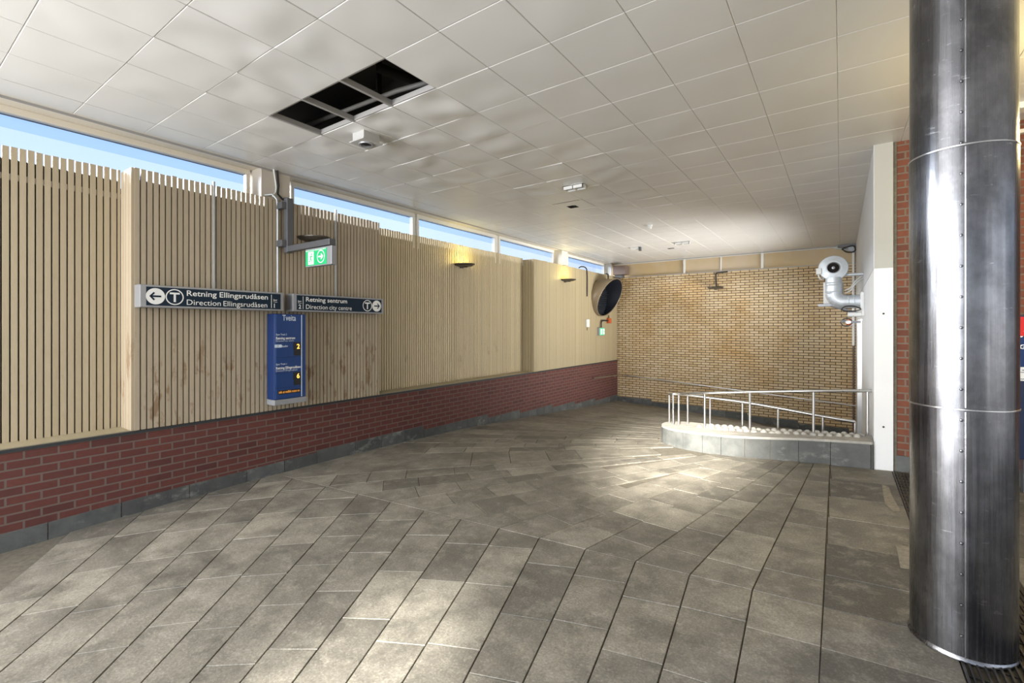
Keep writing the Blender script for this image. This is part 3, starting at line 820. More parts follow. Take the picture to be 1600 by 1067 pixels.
m = MB(); shape(m, (XF, sy(473.5), zc), [(-.004, -.088), (.004, -.088), (.004, .088), (-.004, .088)], VY, VZ); m.build('divider', WHITE, s2)
text('2', 'lettering', WHITE, s2, (XF, sy(466.5), zc-.083), VY, VZ, height=.058, bold=.02)
text('Spor', 'lettering', WHITE, s2, (XF, sy(465.5), zc+.012), VY, VZ, height=.020, width=.055, bold=.02)
text('Track', 'lettering', WHITE, s2, (XF, sy(465.5), zc-.014), VY, VZ, height=.018, width=.055)
# mounting rails and conduit on the slats
for px, top, lab in ((335, 290, 'thin grey steel rail on the slats above the left-arrow sign'), (525.5, 333, 'thin grey steel rail on the slats above the right-arrow sign')):
    a = onX(px, top, XB+.03); m = MB(); m.box((XB+.004, a.y-.010, Zs1-.02), (XB+.030, a.y+.010, rel(1.80)))
    m.box((XB+.034, a.y-.008, Zs1+.05), (XB+.040, a.y+.008, Zs1+.09))
    tag(m.build('mounting_rail', RAILG), lab, 'rail', 'sign mounting rails')
a = onX(434, 380, XB+.03)
m = MB(); m.tube([(-6.42, a.y-.13, rel(1.80)), (-6.36, a.y-.06, rel(1.82)), (XB+.02, a.y-.01, rel(1.76)), (XB+.025, a.y, rel(1.66)), (XB+.025, a.y, Zs1+.006)], .012, 8)
tag(m.build('conduit', GALV), 'thin pale conduit dropping between the two direction signs', 'conduit')
for px, mt, lab, dx in ((427.5, WPLAS, 'white cable clipped to the post between the first two windows', 0), (433.5, BLACK, 'black cable bundle on the post between the first two windows', .05)):
    y0 = onX(px, 280, -6.42).y; m = MB()
    m.tube([(-6.425, y0, ZC+.03), (-6.425, y0+.02, rel(1.98)), (-6.425, y0+.01, rel(1.86)), (-6.41, y0+.03+dx, rel(1.79)), (-6.36, y0+.05, rel(1.79)), (-6.24, onX(449, 350, -6.18).y+.03, rel(1.778))] if mt is BLACK else
           [(-6.425, y0, ZC+.03), (-6.425, y0+.04, rel(1.95)), (-6.425, y0+.03, rel(1.87)), (-6.38, y0-.02, rel(1.83)), (-6.37, y0-.04, rel(1.79))], .013 if mt is BLACK else .011, 8)
    tag(m.build('cable', mt), lab, 'cable')

# departure board
Xf2 = -6.13
kb = lambda x: onX(x, 500, -1).y
yL = kb(417)*6.345; Xf2 = -yL/kb(429.5); yR = kb(478.5)*-Xf2
zt, zb2 = onX(430, 490, Xf2).z, onX(430, 625.5, Xf2).z; zbot = onX(430, 634, Xf2).z
bd = thing('departure_board', (XB, (yL+yR)/2, zbot), 'tall blue departure board headed Tveita under the direction signs', 'display')
m = MB(); m.box((XB+.004, yL, zb2), (Xf2-.012, yR, zt)); m.build('housing', BLUED, bd, bevel=.008)
m = MB(); m.box((Xf2-.014, yL+.012, zb2+.006), (Xf2, yR-.008, zt-.006)); fpan = m.build('front_panel', BLUE, bd, bevel=.005)
m = MB(); m.box((XB+.004, yL-.004, zbot), (Xf2+.003, yR+.004, zb2)); m.build('bottom_rail', GREYM, bd, bevel=.004)
m = MB(); m.box((Xf2-.001, yR-.075, zb2+.01), (Xf2+.004, yR-.066, zt-.01)); m.build('edge_strip', PALEB, bd)
def bp(x, y): p = onX(x, y, Xf2); return Vector((Xf2+.001, p.y, p.z))
LY, RY = bp(429.5, 500).y, bp(473.5, 500).y
for zpix in (535, 558.3, 583, 606):
    m = MB(); z = bp(440, zpix).z; m.box((Xf2-.002, LY, z-.004), (Xf2+.0015, RY, z+.004)); m.build('groove', BLUED, bd)
def btext(s, x0, x1, y, h, mat=WHITE, bold=0.):
    a, b = bp(x0, y), bp(x1, y); text(s, 'lettering', mat, fpan, a, VY, VZ, width=b.y-a.y, height=h, bold=bold)
btext('Tveita', 441.2, 462.2, 500.8, .082, PALEB, .01)
btext('Spor Track 2', 431.2, 448, 524, .024, PALEB, .015); btext('Retning sentrum', 431.2, 461, 530.3, .034, WHITE, .025); btext('Direction city centre', 431.2, 459, 534.0, .024, PALEB)
btext('Bussfor', 439.8, 450, 542.3, .026, PALEB, .02)
m = MB(); c = bp(434.6, 540.7); m.box((Xf2, c.y-.047, c.z-.02), (Xf2+.002, c.y+.047, c.z+.02)); lb = m.build('line_badge', PALEB, fpan)
text('3', 'lettering', BLUED, fpan, c + Vector((.002, -.012, -.012)), VY, VZ, height=.026)
btext('Spor Track 1', 431.2, 448, 570.7, .024, PALEB, .015); btext('Retning Ellingsrudåsen', 431.2, 469.5, 577.3, .034, WHITE, .025); btext('Direction Ellingsrudåsen', 431.2, 464.5, 581.0, .024, PALEB)
for nm, px, py in (('2', 466, 541), ('6', 466, 587)):
    c = bp(464, py); m = MB(); m.box((Xf2, c.y-.055, c.z-.055), (Xf2+.002, c.y+.055, c.z+.055)); dd = m.build('digit_display', SCREEN, bd)
    text(nm, 'lit_digit', AMBER, dd, (Xf2+.002, c.y-.004, c.z-.033), VY, VZ, height=.068, bold=.015)
    c = bp(464.5, py+10.3); m = MB(); m.box((Xf2, c.y-.052, c.z-.036), (Xf2+.002, c.y+.052, c.z+.036)); m.build('digit_display', SCREEN, bd)
a, b = bp(434.5, 613.6), bp(469, 613.6); m = MB(); m.box((Xf2, a.y, a.z-.027), (Xf2+.002, b.y, a.z+.027)); tk = m.build('ticker_display', SCREEN, bd)
text('info at trafikk ruten no', 'lit_text', AMBERD, tk, (Xf2+.002, a.y+.01, a.z-.013), VY, VZ, width=b.y-a.y-.02, height=.034, bold=.01)

# ================================================================ exit sign on its arm
br = thing('sign_bracket', (-6.3, 3.5, rel(1.0)), 'dark grey square arm bracket reaching out from the slats, with the exit sign under it', 'bracket')
Ya = 3.46
pY = onX(449, 350, -6.18).y
m = MB(); m.box((-6.27, pY-.002, rel(1.02)), (-6.18, pY+.088, rel(1.775))); m.build('upright', DGREY, br, bevel=.006)
Xe = onY(514.4, 372, pY).x; d = -Xe*ST+pY*CT; za, zb3 = CZ+(PY0-372)*d/F, CZ+(PY0-382)*d/F
m = MB(); m.box((-6.26, pY, zb3), (Xe, pY+.086, za)); m.build('arm', DGREY, br, bevel=.005)
for z in (1.10, 1.62): m = MB(); m.box((XB+.002, pY-.07, rel(z)), (-6.2, pY+.0, rel(z+.09))); m.build('wall_clamp', DGREY, br, bevel=.004)
xa, xb = onY(478.5, 400, pY+.01).x, onY(511.3, 400, pY+.01).x; ztop = zb3-.012; zlow = CZ+(PY0-415.5)*(-((xa+xb)/2)*ST+pY*CT)/F
ex = thing('exit_sign', ((xa+xb)/2, pY+.04, zlow), 'green running-man exit sign hanging under the dark grey arm', 'exit sign')
m = MB(); m.box((xa-.012, pY+.004, zlow), (xb+.10, pY+.082, ztop)); m.build('housing', GREYM, ex, bevel=.004)
YS = pY+.003; NX, NZ = VX, VZ
m = MB(); m.box((xa, YS-.003, zlow+.014), (xb, YS+.003, ztop-.02)); exf = m.build('face_panel', GREEN, ex)
W = xb-xa; H = ztop-zlow-.034; oz = zlow+.014
def runner(c, w, h, parent, xax, dark, white, yoff):
    m = MB(); shape(m, c, [(-w/2, -h/2), (w/2, -h/2), (w/2, h/2), (-w/2, h/2)], xax, VZ, yoff); m.build('doorway', white, parent)
    m = MB(); k = h
    disc(m, Vector(c)+xax*.08*k+VZ*.30*k, .075*k, xax, VZ, 16, yoff+.001)
    for P in ([(-.02, .20), (.10, .20), (.06, -.04), (-.08, -.04)], [(.08, .20), (.27, .12), (.27, .06), (.08, .12)], [(-.02, .2), (-.16, .10), (-.14, .03), (0, .12)],
              [(-.08, -.04), (.04, -.04), (.15, -.22), (.07, -.24)], [(.07, -.22), (.15, -.22), (.13, -.42), (.06, -.42)], [(-.08, -.04), (0, -.06), (-.10, -.27), (-.18, -.24)], [(-.12, -.20), (-.12, -.28), (-.30, -.30), (-.30, -.23)]):
        shape(m, c, [(p[0]*k, p[1]*k) for p in P], xax, VZ, yoff+.001)
    m.build('running_man', dark, parent)
cY = YS-.003
runner(Vector((xa+W*.27, cY, oz+H*.47)), W*.27, H*.82, exf, VX, GREEN, WLIT, .002)
c = Vector((xa+W*.74, cY, oz+H*.5))
m = MB(); ring(m, c, H*.36, H*.41, VX, VZ, 32, .002)
k = H*.3
for P in ([(-k*.9, -k*.15), (k*.5, -k*.15), (k*.5, k*.15), (-k*.9, k*.15)], [(k*.9, 0), (k*.62, -k*.22), (-k*.1, k*.5), (k*.25, k*.62)], [(k*.9, 0), (k*.62, k*.22), (-k*.1, -k*.5), (k*.25, -k*.62)]): shape(m, c, P, VX, VZ, .0025)
m.build('direction_arrow', WLIT, exf)
m = MB()
for q in range(13): x = xa+.01+q*(W-.02)/13; m.poly([(x, cY-.002, ztop-.036), (x+.014, cY-.002, ztop-.036), (x+.024, cY-.002, ztop-.022), (x+.010, cY-.002, ztop-.022)])
m.build('vent_marks', WLIT, exf)

# ================================================================ wall lamps
def wall_lamp(base, out, length, label, lit, width=.46):
    t = thing('wall_lamp', base, label, 'wall lamp', 'wall uplights'); base = Vector(base); out = Vector(out); sd = Vector((-out.y, out.x, 0))
    m = MB(); n = 14; W = width/2; lay = []
    for zz, sc_, back in ((.022, 1.0, 0), (.008, 1.0, 0), (-.022, .80, 0), (-.034, .45, 0)):
        b = len(m.v)
        for k in range(n+1):
            th = math.pi*k/n - math.pi/2; m.v.append(base + sd*(W*sc_*math.sin(th)) + out*(.006 + length*sc_*max(0, math.cos(th))) + VZ*zz)
        lay.append(b)
    for a, b in zip(lay, lay[1:]):
        for k in range(n): m.face((a+k, a+k+1, b+k+1, b+k))
        m.face((a, b, b+n, a+n))
    m.face([lay[0]+k for k in range(n+1)]); m.face([lay[-1]+k for k in range(n+1)]); m.build('lamp_body', LAMPM, t)
    m = MB(); m.poly([base + sd*(W*.7*math.sin(math.pi*k/n-math.pi/2)) + out*(.02 + length*.75*max(0, math.cos(math.pi*k/n-math.pi/2))) + VZ*.0235 for k in range(n+1)]); m.build('lens', LAMPG if lit else WPLAS, t)
    m = MB(); m.tube([base+out*.02-VZ*.03, base+out*(length*.55)-VZ*.040], .012, 8); m.build('stem', LAMPM, t)
    m = MB(); p = base; m.box((-.0, -.04, -.06), (.03, .04, .02), Matrix.Translation(base) @ Matrix(((out.x, sd.x, 0, 0), (out.y, sd.y, 0, 0), (0, 0, 1, 0), (0, 0, 0, 1))))
    m.build('wall_plate', LAMPM, t); return t
def lamp_on(px0, px1, py, X):
    A = onX(px0, py, X); B = onY(px1, py, A.y); A.y += .23; return A, .34
for (a, b, y, X, lab, lit) in ((709, 746, 413, XR+.005, 'lit wall lamp glowing yellow on the long cream slatted panel', True), (876, 905, 437, XB+.005, 'lit wall lamp glowing yellow on the cream boards beside the ventilation hood', True), (463, 516, 371, XB+.005, 'unlit dark wall lamp behind the grey sign arm', False)):
    A, L = lamp_on(a, b, y, X); wall_lamp(A, (1, 0, 0), L, lab, lit)
    if lit:
        l = bpy.data.lights.new('uplight', 'AREA'); l.energy = 4.5; l.color = (1, .84, .28); l.shape = 'RECTANGLE'; l.size = .20; l.size_y = .12
        o = bpy.data.objects.new('uplight', l); COL.objects.link(o); o.location = A + Vector((.30, .0, .05)); o.rotation_euler = Vector((-1.0, .0, .75)).to_track_quat('-Z', 'Y').to_euler()
A = onY(1118.5, 450, YB-.003); wall_lamp(A, (0, -1, 0), .36, 'unlit wall lamp on the yellow brick wall below a black conduit', False)
m = MB(); p = onY(1119, 447, YB-.02); q = onY(1118.5, 426.5, YB-.02); m.tube([p-VZ*.02, q-VZ*.03, q+VX*.03, onY(1137, 424.5, YB-.02)], .0195, 8)
tag(m.build('conduit', BLACK), 'thin black conduit feeding the lamp on the yellow brick wall', 'conduit')

# ================================================================ ventilation hood
hy = (onX(924, 465, XB).y + .59); hz = rel(.93); hr = .59
hd = thing('ventilation_hood', (XB, hy, hz-hr), 'big bronze round ventilation hood cut at a slant, near the far corner', 'ventilation hood')
m = MB(); n = 56; b = len(m.v); m.smooth = True
for rr in (hr, hr-.02):
    for s in range(2):
        for k in range(n):
            th = 2*math.pi*k/n; y, z = hy+rr*math.cos(th), hz+rr*math.sin(th); u = (math.sin(th)+1)/2; L = .37 + .25*math.sin(th) + .085*math.cos(th)
            m.v.append(Vector((XB+.002 + (L if s else 0), y, z)))
o0, o1, i0, i1 = b, b+n, b+2*n, b+3*n
for k in range(n):
    k2 = (k+1) % n; m.face((o0+k, o0+k2, o1+k2, o1+k)); m.face((i0+k2, i0+k, i1+k, i1+k2)); m.face((o1+k, o1+k2, i1+k2, i1+k))
m.smooth = False; m.build('shell', HOOD, hd)
m2 = MB(); m2.smooth = True
for s_ in (0, 1):
    for k in range(n):
        p = m.v[(i1 if s_ else i0)+k]; q = Vector((0, hy-p.y, hz-p.z)).normalized()*.003; m2.v.append(p+q-VX*(.006 if s_ else 0))
for k in range(n): k2 = (k+1) % n; m2.face((k, k2, n+k2, n+k))
m2.build('inner_lining', LOUVD, hd)
m = MB(); disc(m, (XB+.004, hy, hz), hr-.02, VY, VZ, 48, .002); m.build('backplate', BLACK, hd)
m = MB(); zz = hz-hr+.06
while zz < hz+hr-.05:
    w = math.sqrt(max(0, (hr-.03)**2-(zz-hz)**2)); m.prism([(XB+.012, hy-w, zz), (XB+.012, hy-w, zz+.008), (XB+.06, hy-w, zz-.022), (XB+.06, hy-w, zz-.03)], (0, 2*w, 0)); zz += .062
m.build('louvres', LOUV, hd)
# cables, boxes around the hood
def cab(pts, r, mat, lab, name='cable', cat='cable', group=None):
    m = MB(); m.tube(spl([Vector(p) for p in pts], 4), r, 8); return tag(m.build(name, mat), lab, cat, group)
y = onX(916.5, 440, XB).y
cab([(XB+.02, y-.55, rel(1.75)), (XB+.03, y-.4, rel(1.80)), (XB+.03, y-.12, rel(1.79)), (XB+.02, y, rel(1.62)), (XB+.02, y, rel(.93))], .018, BLACK, 'black cable looping over the cream boards left of the ventilation hood')
y = onX(949.5, 430, XB).y
cab([(XB+.022, y-.2, rel(1.75)), (XB+.03, y-.03, rel(1.74)), (XB+.02, y, rel(1.6)), (XB+.02, y, hz+hr-.06)], .02, BLACK, 'short black cable running down into the top of the hood')
m = MB(); p = onX(917, 505, XB); m.box((XB+.003, p.y-.10, p.z-.12), (XB+.05, p.y+.10, p.z+.12)); 
sw = thing('wall_switch', (XB, p.y, p.z-.12), 'small white box on the cream boards below the black cable', 'switch box'); m.build('cover', WPLAS, sw, bevel=.01)
m = MB(); m.tube([(XB+.02, p.y-.02, p.z-.12), (XB+.02, p.y-.02, p.z-.22)], .008, 8); m.build('cord', BLACK, sw)
ob = onX(951.5, 501, XB+.05)
jb = thing('junction_box', ob-VZ*.09, 'orange junction box under the ventilation hood', 'junction box')
m = MB(); m.cbox(ob, (.09, .17, .17)); m.build('box', ORANGE, jb, bevel=.01); m = MB(); m.cbox(ob+Vector((.05, 0, 0)), (.02, .15, .15)); m.build('cover', ORANGE, jb, bevel=.006)
es = onX(939, 518, XB+.04)
m = MB(); m.tube([ob+Vector((0, -.08, .0)), Vector((ob.x, es.y+.08, ob.z)), Vector((ob.x, es.y-.0, ob.z-.06)), Vector((ob.x, es.y, es.z+.132))], .022, 8); tag(m.build('conduit', BLACK), 'bent black conduit from the orange box to the small exit sign', 'conduit')
m = MB(); m.tube([(XB+.05, ob.y, ob.z+.08), (XB+.05, ob.y-.03, hz-hr+.04)], .016, 8); tag(m.build('conduit', BLACK), 'stub of black conduit between the hood and the orange box', 'conduit')
e2 = thing('exit_sign', es-VZ*.13, 'small lit green exit sign on the wall below the ventilation hood', 'exit sign')
hw = .185
m = MB(); m.box((XB+.002, es.y-hw-.02, es.z-.13), (XB+.085, es.y+hw, es.z+.13)); m.build('housing', GREYM, e2, bevel=.006)
m = MB(); m.box((XB+.083, es.y-hw+.0, es.z-.11), (XB+.09, es.y+hw-.01, es.z+.11)); e2f = m.build('face_panel', GREENL, e2)
runner(Vector((XB+.09, es.y-.075, es.z)), .12, .17, e2f, VY, GREENL, WLIT, .002)
m = MB(); shape(m, (XB+.09, es.y+.09, es.z), [(-.05, -.085), (.07, -.085), (.07, .085), (-.05, .085)], VY, VZ, .002); m.build('doorway', WLIT, e2f)
m = MB(); shape(m, (XB+.09, es.y+.09, es.z), [(-.03, -.01), (.03, -.01), (.03, -.03), (.055, .0), (.03, .03), (.03, .01), (-.03, .01)], VY, VZ, .003); m.build('direction_arrow', GREENL, e2f)
# corner unit
A, B = onY(957.5, 417, 15.3), onY(980, 430, 15.3)
cu = thing('speaker_box', ((A.x+B.x)/2, 15.35, B.z-.02), 'brown box hung under the ceiling in the far left corner', 'speaker')
m = MB(); m.box((A.x+.06, 15.15, rel(1.76)), (B.x, 15.5, rel(2.06))); m.build('cabinet', BROWN, cu, bevel=.01)
m = MB(); m.box((A.x, 15.3, rel(1.80)), (A.x+.07, 15.56, rel(2.10))); m.build('side_cover', BROWN, cu, bevel=.008)
m = MB(); m.box((A.x+.1, 15.2, rel(1.66)), (B.x-.15, 15.45, rel(1.76))); m.tube([(A.x+.2, 15.4, rel(1.68)), (A.x+.2, 15.4, rel(1.58))], .03, 10); m.build('bracket', DGREY, cu, bevel=.004)

# ================================================================ duct fan by the white wall
FY = 10.3
fc = onY(1302, 419, FY); fl = thing('duct_fan', (fc.x, FY, fc.z-.6), 'round galvanised extractor fan with an elbow duct going into the white wall', 'duct fan')
sc = lambda px: px*((-fc.x*ST+FY*CT)/F)
R0 = sc(19.3); ax = Vector((.02, -1, .06)).normalized()
m = MB(); m.lathe([(sc(8), .05), (sc(9.5), .056), (sc(11.5), .050), (R0*.97, .034), (R0, .024), (R0+.006, .012), (R0, 0), (R0*.95, -.03), (R0*.78, -.10), (R0*.5, -.13), (.0001, -.135)], fc, ax, 48); m.build('fan_housing', GALV, fl)
m = MB(); m.lathe([(sc(9.4), .058), (sc(8.2), .060), (sc(7.6), .045)], fc, ax, 36); m.build('intake_ring', GREYM, fl)
m = MB()
for r in (7.4, 6.0, 4.6, 3.2): m.lathe([(sc(r), .046), (sc(r-.45), .05), (sc(r-.9), .046)], fc, ax, 32)
m.lathe([(sc(7.6), .035), (.0001, .035)], fc, ax, 32); m.build('intake_grille', DARK, fl)
m = MB(); m.lathe([(sc(2.4), .045), (sc(2.1), .062), (.0001, .068)], fc, ax, 20); m.build('motor_cap', GREYM, fl)
rd = sc(10.8); el = onY(1301, 463, FY); yv = FY+.02
m = MB(); top = Vector((fc.x+.005, yv, fc.z-R0*.75)); zb4 = el.z+.06
m.tube([top, Vector((top.x, yv, zb4))], rd, 28)
for z in (top.z-.10, top.z-.14, zb4+.02): m.lathe([(rd+.001, -.008), (rd+.006, 0), (rd+.001, .008)], (top.x, yv, z), (0, 0, 1), 28)
m.build('vertical_duct', GALV, fl)
m = MB(); pts = []; Rb = .16; cxx = top.x+Rb; czz = zb4
for k in range(6): th = math.pi + (math.pi/2)*k/5; pts.append(Vector((cxx+Rb*math.cos(th), yv, czz+Rb*math.sin(th)*1.0)))
m.tube(pts, rd*1.02, 28, smooth=False); m.build('elbow_duct', GALV, fl)
m = MB(); p0 = pts[-1]; m.tube([p0-VX*.01, Vector((XW-.004, yv, p0.z))], rd*.96, 28)
for x in (p0.x+.06, p0.x+.14): m.lathe([(rd*.96, -.006), (rd+.004, 0), (rd*.96, .006)], (x, yv, p0.z), (1, 0, 0), 28)
m.build('horizontal_duct', GALV, fl)
m = MB(); m.box((XW-.05, yv-.15, p0.z-.15), (XW-.002, yv+.15, p0.z+.15)); m.build('wall_flange', WPLAS, fl, bevel=.006)
tb = onY(1279.5, 424, FY-.03); m = MB(); m.cbox(tb, (.085, .09, .11)); m.build('terminal_box', WPLAS, fl, bevel=.008)
m = MB(); m.tube(spl([tb-VZ*.05, tb+Vector((.0, 0, -.10)), tb+Vector((.03, .02, -.145)), tb+Vector((.07, .05, -.13))], 5), .012, 8); m.build('cable', WPLAS, fl)
bx = thing('equipment_cabinet', onY(1298, 475, FY+.35), 'white metal box standing on the bracket shelf behind the elbow duct', 'cabinet')
A, B = onY(1286.5, 441, FY+.28), onY(1318, 474, FY+.28); m = MB(); m.box((A.x, FY+.28, B.z), (B.x, FY+.62, A.z)); m.build('body', WPLAS, bx, bevel=.01)
m = MB(); m.box((A.x+.02, FY+.272, B.z+.03), (B.x-.02, FY+.28, A.z-.03)); m.build('door', WPLAS, bx, bevel=.003)
sh = thing('wall_shelf_bracket', (.1, FY+.4, B.z-.1), 'grey steel shelf bracket with diagonal brace under the white metal box', 'bracket')
x0 = onY(1278, 477, FY+.3).x; zsf = B.z-.004
for yk in (FY+.275, FY+.605):
    m = MB(); m.box((x0, yk-.025, zsf-.035), (XW-.002, yk+.025, zsf)); m.build('shelf_arm', GREYM, sh)
    m = MB(); m.tube([(x0+.20, yk, zsf-.03), (XW-.01, yk, zsf-.20)], .016, 8); m.build('brace', GREYM, sh)
ra = onY(1315, 433, FY); m = MB(); m.tube([(fc.x+R0*.5, FY+.08, fc.z-R0*.55), (XW-.003, FY+.08, fc.z-R0*.55)], .026, 12); m.build('support_arm', GALV, fl)
for k, dz in enumerate((0, .05)):
    cab([Vector((fc.x+.17, FY+.1, p0.z+.16+dz)), Vector((fc.x+.25, FY+.12, p0.z+.20+dz)), Vector((fc.x+.33, FY+.16, p0.z+.33+dz)), Vector((XW-.01, FY+.25, p0.z+.42+dz))], .012, WPLAS, 'white cable loop beside the elbow duct, the %s of two' % ('lower' if k == 0 else 'upper'))
dm = thing('damper_motor', (.2, yv-.14, p0.z-.26), 'small grey actuator with a black cable coil under the horizontal duct', 'actuator')
m = MB(); m.tube([(.09, yv-.16, p0.z-.235), (XW-.035, yv-.16, p0.z-.235)], .04, 16); m.build('body', WPLAS, dm)
m = MB(); m.tube(spl([Vector((.0, yv-.16, p0.z-.14)), Vector((.06, yv-.17, p0.z-.09)), Vector((.18, yv-.17, p0.z-.09)), Vector((.27, yv-.16, p0.z-.14)), Vector((.2, yv-.15, p0.z-.17)), Vector((.06, yv-.16, p0.z-.17)), Vector((.0, yv-.16, p0.z-.14))], 5), .010, 8); m.build('cable_coil', BLACK, dm)
m = MB(); m.box((XW-.03, yv-.20, p0.z-.25), (XW-.002, yv-.12, p0.z-.15)); m.build('mount', WPLAS, dm)
c = onY(1323, 503, 12.5)
cc = thing('cable_clamp', c, 'black cable coil on a clamp below the fan, against the yellow brick', 'clamp')
m = MB(); m.cbox((c.x-.05, 12.5, c.z+.02), (.10, .05, .05)); m.cbox((c.x+.13, 12.5, c.z+.0), (.22, .04, .05)); m.build('clamp_body', DGREY, cc)
m = MB(); m.tube([c + Vector((.10*math.cos(t*.3), 0, .085*math.sin(t*.3)-.01)) for t in range(22)], .011, 8); m.build('cable_coil', BLACK, cc)
m = MB(); m.ball(c+Vector((.02, -.04, .0)), (.05, .03, .035)); m.build('connector', WPLAS, cc)
c = onY(1324, 388.5, YB-.12); c.z = ZC-.11
cc = thing('cable_bundle', c, 'tangle of grey cables and clamps under the ceiling beside the white wall', 'cable')
for q in range(5): m = MB(); m.tube(spl([c + Vector((-.30+.06*q, -.02*q, .05-.02*q)), c+Vector((-.10+.03*q, .0, .0+.02*(q % 2))), c+Vector((.08, .0, -.06+.03*q)), c+Vector((.22, .03, -.10+.02*q))], 4), .016, 8); m.build('cable', GALV, cc)
m = MB(); m.tube(spl([c+Vector((-.12, -.06, .0)), c+Vector((0, -.06, -.10)), c+Vector((.16, -.06, -.08)), c+Vector((.12, -.06, .06)), c+Vector((-.12, -.06, .0))], 5), .016, 8); m.build('cable_loop', BLACK, cc)
m = MB(); m.cbox(c+Vector((0, .04, .085)), (.42, .10, .05)); m.build('clamp', DGREY, cc)
m = MB(); x = onY(1333.5, 450, YB-.03).x; m.tube([(x, YB-.03, ZC-.02), (x, YB-.03, rel(-.5))], .03, 10); tag(m.build('conduit', WPLAS), 'white upright conduit in the corner where brick meets white wall', 'conduit')
m = MB(); m.tube([(x+.0, YB-.03, rel(-.5)), (x, YB-.03, fz(x, YB))], .022, 10); tag(m.build('pipe', BROWN), 'thin brown pipe continuing down the corner to the floor', 'pipe')
m = MB(); m.cbox((x-.095, YB-.037, rel(.12)), (.10, .072, .14)); tag(m.build('junction_box', ORANGE, bevel=.01), 'small orange box on the corner conduit below the fan', 'junction box')

# ================================================================ ceiling fittings
p = onZ(572, 209, ZC); pj = thing('ceiling_projector', (p.x, p.y, ZC-.12), 'square spotlight box with round lens hanging beside the missing ceiling tiles', 'spotlight')
m = MB(); m.box((p.x-.10, p.y-.11, ZC-.105), (p.x+.10, p.y+.11, ZC-.004)); m.build('housing', WPLAS2, pj, bevel=.006)
m = MB(); m.box((p.x-.125, p.y-.135, ZC-.118), (p.x+.125, p.y+.135, ZC-.105)); m.build('front_plate', WPLAS2, pj, bevel=.004)
m = MB(); m.lathe([(.082, 0), (.078, -.012), (.06, -.010), (.058, .01)], (p.x, p.y, ZC-.118), n=32); m.build('bezel', GREYM, pj)
m = MB(); m.lathe([(.060, -.002), (.045, -.010), (.0001, -.018)], (p.x, p.y, ZC-.118), n=24); m.build('lens', SCREEN, pj)
def emlight(px, py, lx, ly, lab):
    p = onZ(px, py, ZC); t = thing('emergency_light', (p.x, p.y, ZC-.07), lab, 'ceiling light', 'emergency lights on the ceiling')
    m = MB(); m.box((p.x-lx, p.y-ly, ZC-.06), (p.x+lx, p.y-ly+.012, ZC-.003)); m.box((p.x-lx, p.y+ly-.012, ZC-.06), (p.x+lx, p.y+ly, ZC-.003)); m.box((p.x-lx, p.y-ly, ZC-.012), (p.x+lx, p.y+ly, ZC+.004))
    for sx in (-1, 0, 1): m.box((p.x+sx*(lx-.006)-.006, p.y-ly, ZC-.06), (p.x+sx*(lx-.006)+.006, p.y+ly, ZC-.004))
    m.build('housing', WPLAS, t)
    m = MB(); m.box((p.x-lx+.02, p.y-ly+.02, ZC-.03), (p.x+lx-.02, p.y+ly-.02, ZC-.02)); m.build('tray', GREYM, t); return t
emlight(898, 290, .17, .07, 'open white emergency light nearer on the ceiling, beside a square black opening')
emlight(1066, 378, .19, .06, 'white emergency light on the ceiling close to the far brick wall')
p = onZ(1015, 352, ZC); t = thing('smoke_detector', (p.x, p.y, ZC-.08), 'small white smoke detector on the ceiling', 'detector')
m = MB(); m.lathe([(.06, 0), (.06, -.02), (.045, -.03)], (p.x, p.y, ZC-.003), n=24); m.build('base', WPLAS, t)
m = MB(); m.lathe([(.045, -.028), (.05, -.05), (.035, -.075), (.0001, -.08)], (p.x, p.y, ZC-.003), n=24); m.build('sensor_head', WPLAS, t)
p = onZ(997, 386, ZC); t = thing('ceiling_sensor', (p.x, p.y, ZC-.09), 'small white sensor on a dark stub near the far end of the ceiling', 'sensor')
m = MB(); m.box((p.x-.2, p.y-.05, ZC-.06), (p.x+.02, p.y+.05, ZC-.004)); m.build('housing', WPLAS, t, bevel=.006)
m = MB(); m.box((p.x+.03, p.y-.04, ZC-.11), (p.x+.09, p.y+.04, ZC-.004)); m.build('stub', DGREY, t, bevel=.005)
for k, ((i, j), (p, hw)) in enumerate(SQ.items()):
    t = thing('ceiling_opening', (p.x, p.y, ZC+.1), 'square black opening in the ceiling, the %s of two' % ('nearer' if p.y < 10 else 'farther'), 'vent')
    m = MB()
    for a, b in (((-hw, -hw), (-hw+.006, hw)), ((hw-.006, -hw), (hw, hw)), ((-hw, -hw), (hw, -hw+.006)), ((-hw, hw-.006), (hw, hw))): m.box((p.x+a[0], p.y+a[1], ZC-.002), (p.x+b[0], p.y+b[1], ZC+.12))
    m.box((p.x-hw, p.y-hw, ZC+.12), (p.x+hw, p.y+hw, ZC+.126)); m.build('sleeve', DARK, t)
    m = MB(); m.tube([(p.x-.01, p.y-.07, ZC+.05), (p.x+.03, p.y, ZC+.02), (p.x+.06, p.y+.05, ZC+.06)], .008, 8); m.build('cable', WPLAS, t)
p = onZ(1600, 158, ZC); hl = thing('hall_lamp', (p.x, p.y, ZC-.1), 'ceiling lamp of the hall just visible right of the column', 'ceiling light')
m = MB(); m.prism([(p.x-.12, p.y, ZC+.004), (p.x+.45, p.y, ZC+.004), (p.x+.45, p.y, ZC-.09), (p.x-.02, p.y, ZC-.06)], (0, .16, 0)); m.build('housing', WPLAS, hl)
m = MB(); m.box((p.x+.06, p.y+.02, ZC-.098), (p.x+.42, p.y+.14, ZC-.092)); m.build('diffuser', LAMPG, hl)

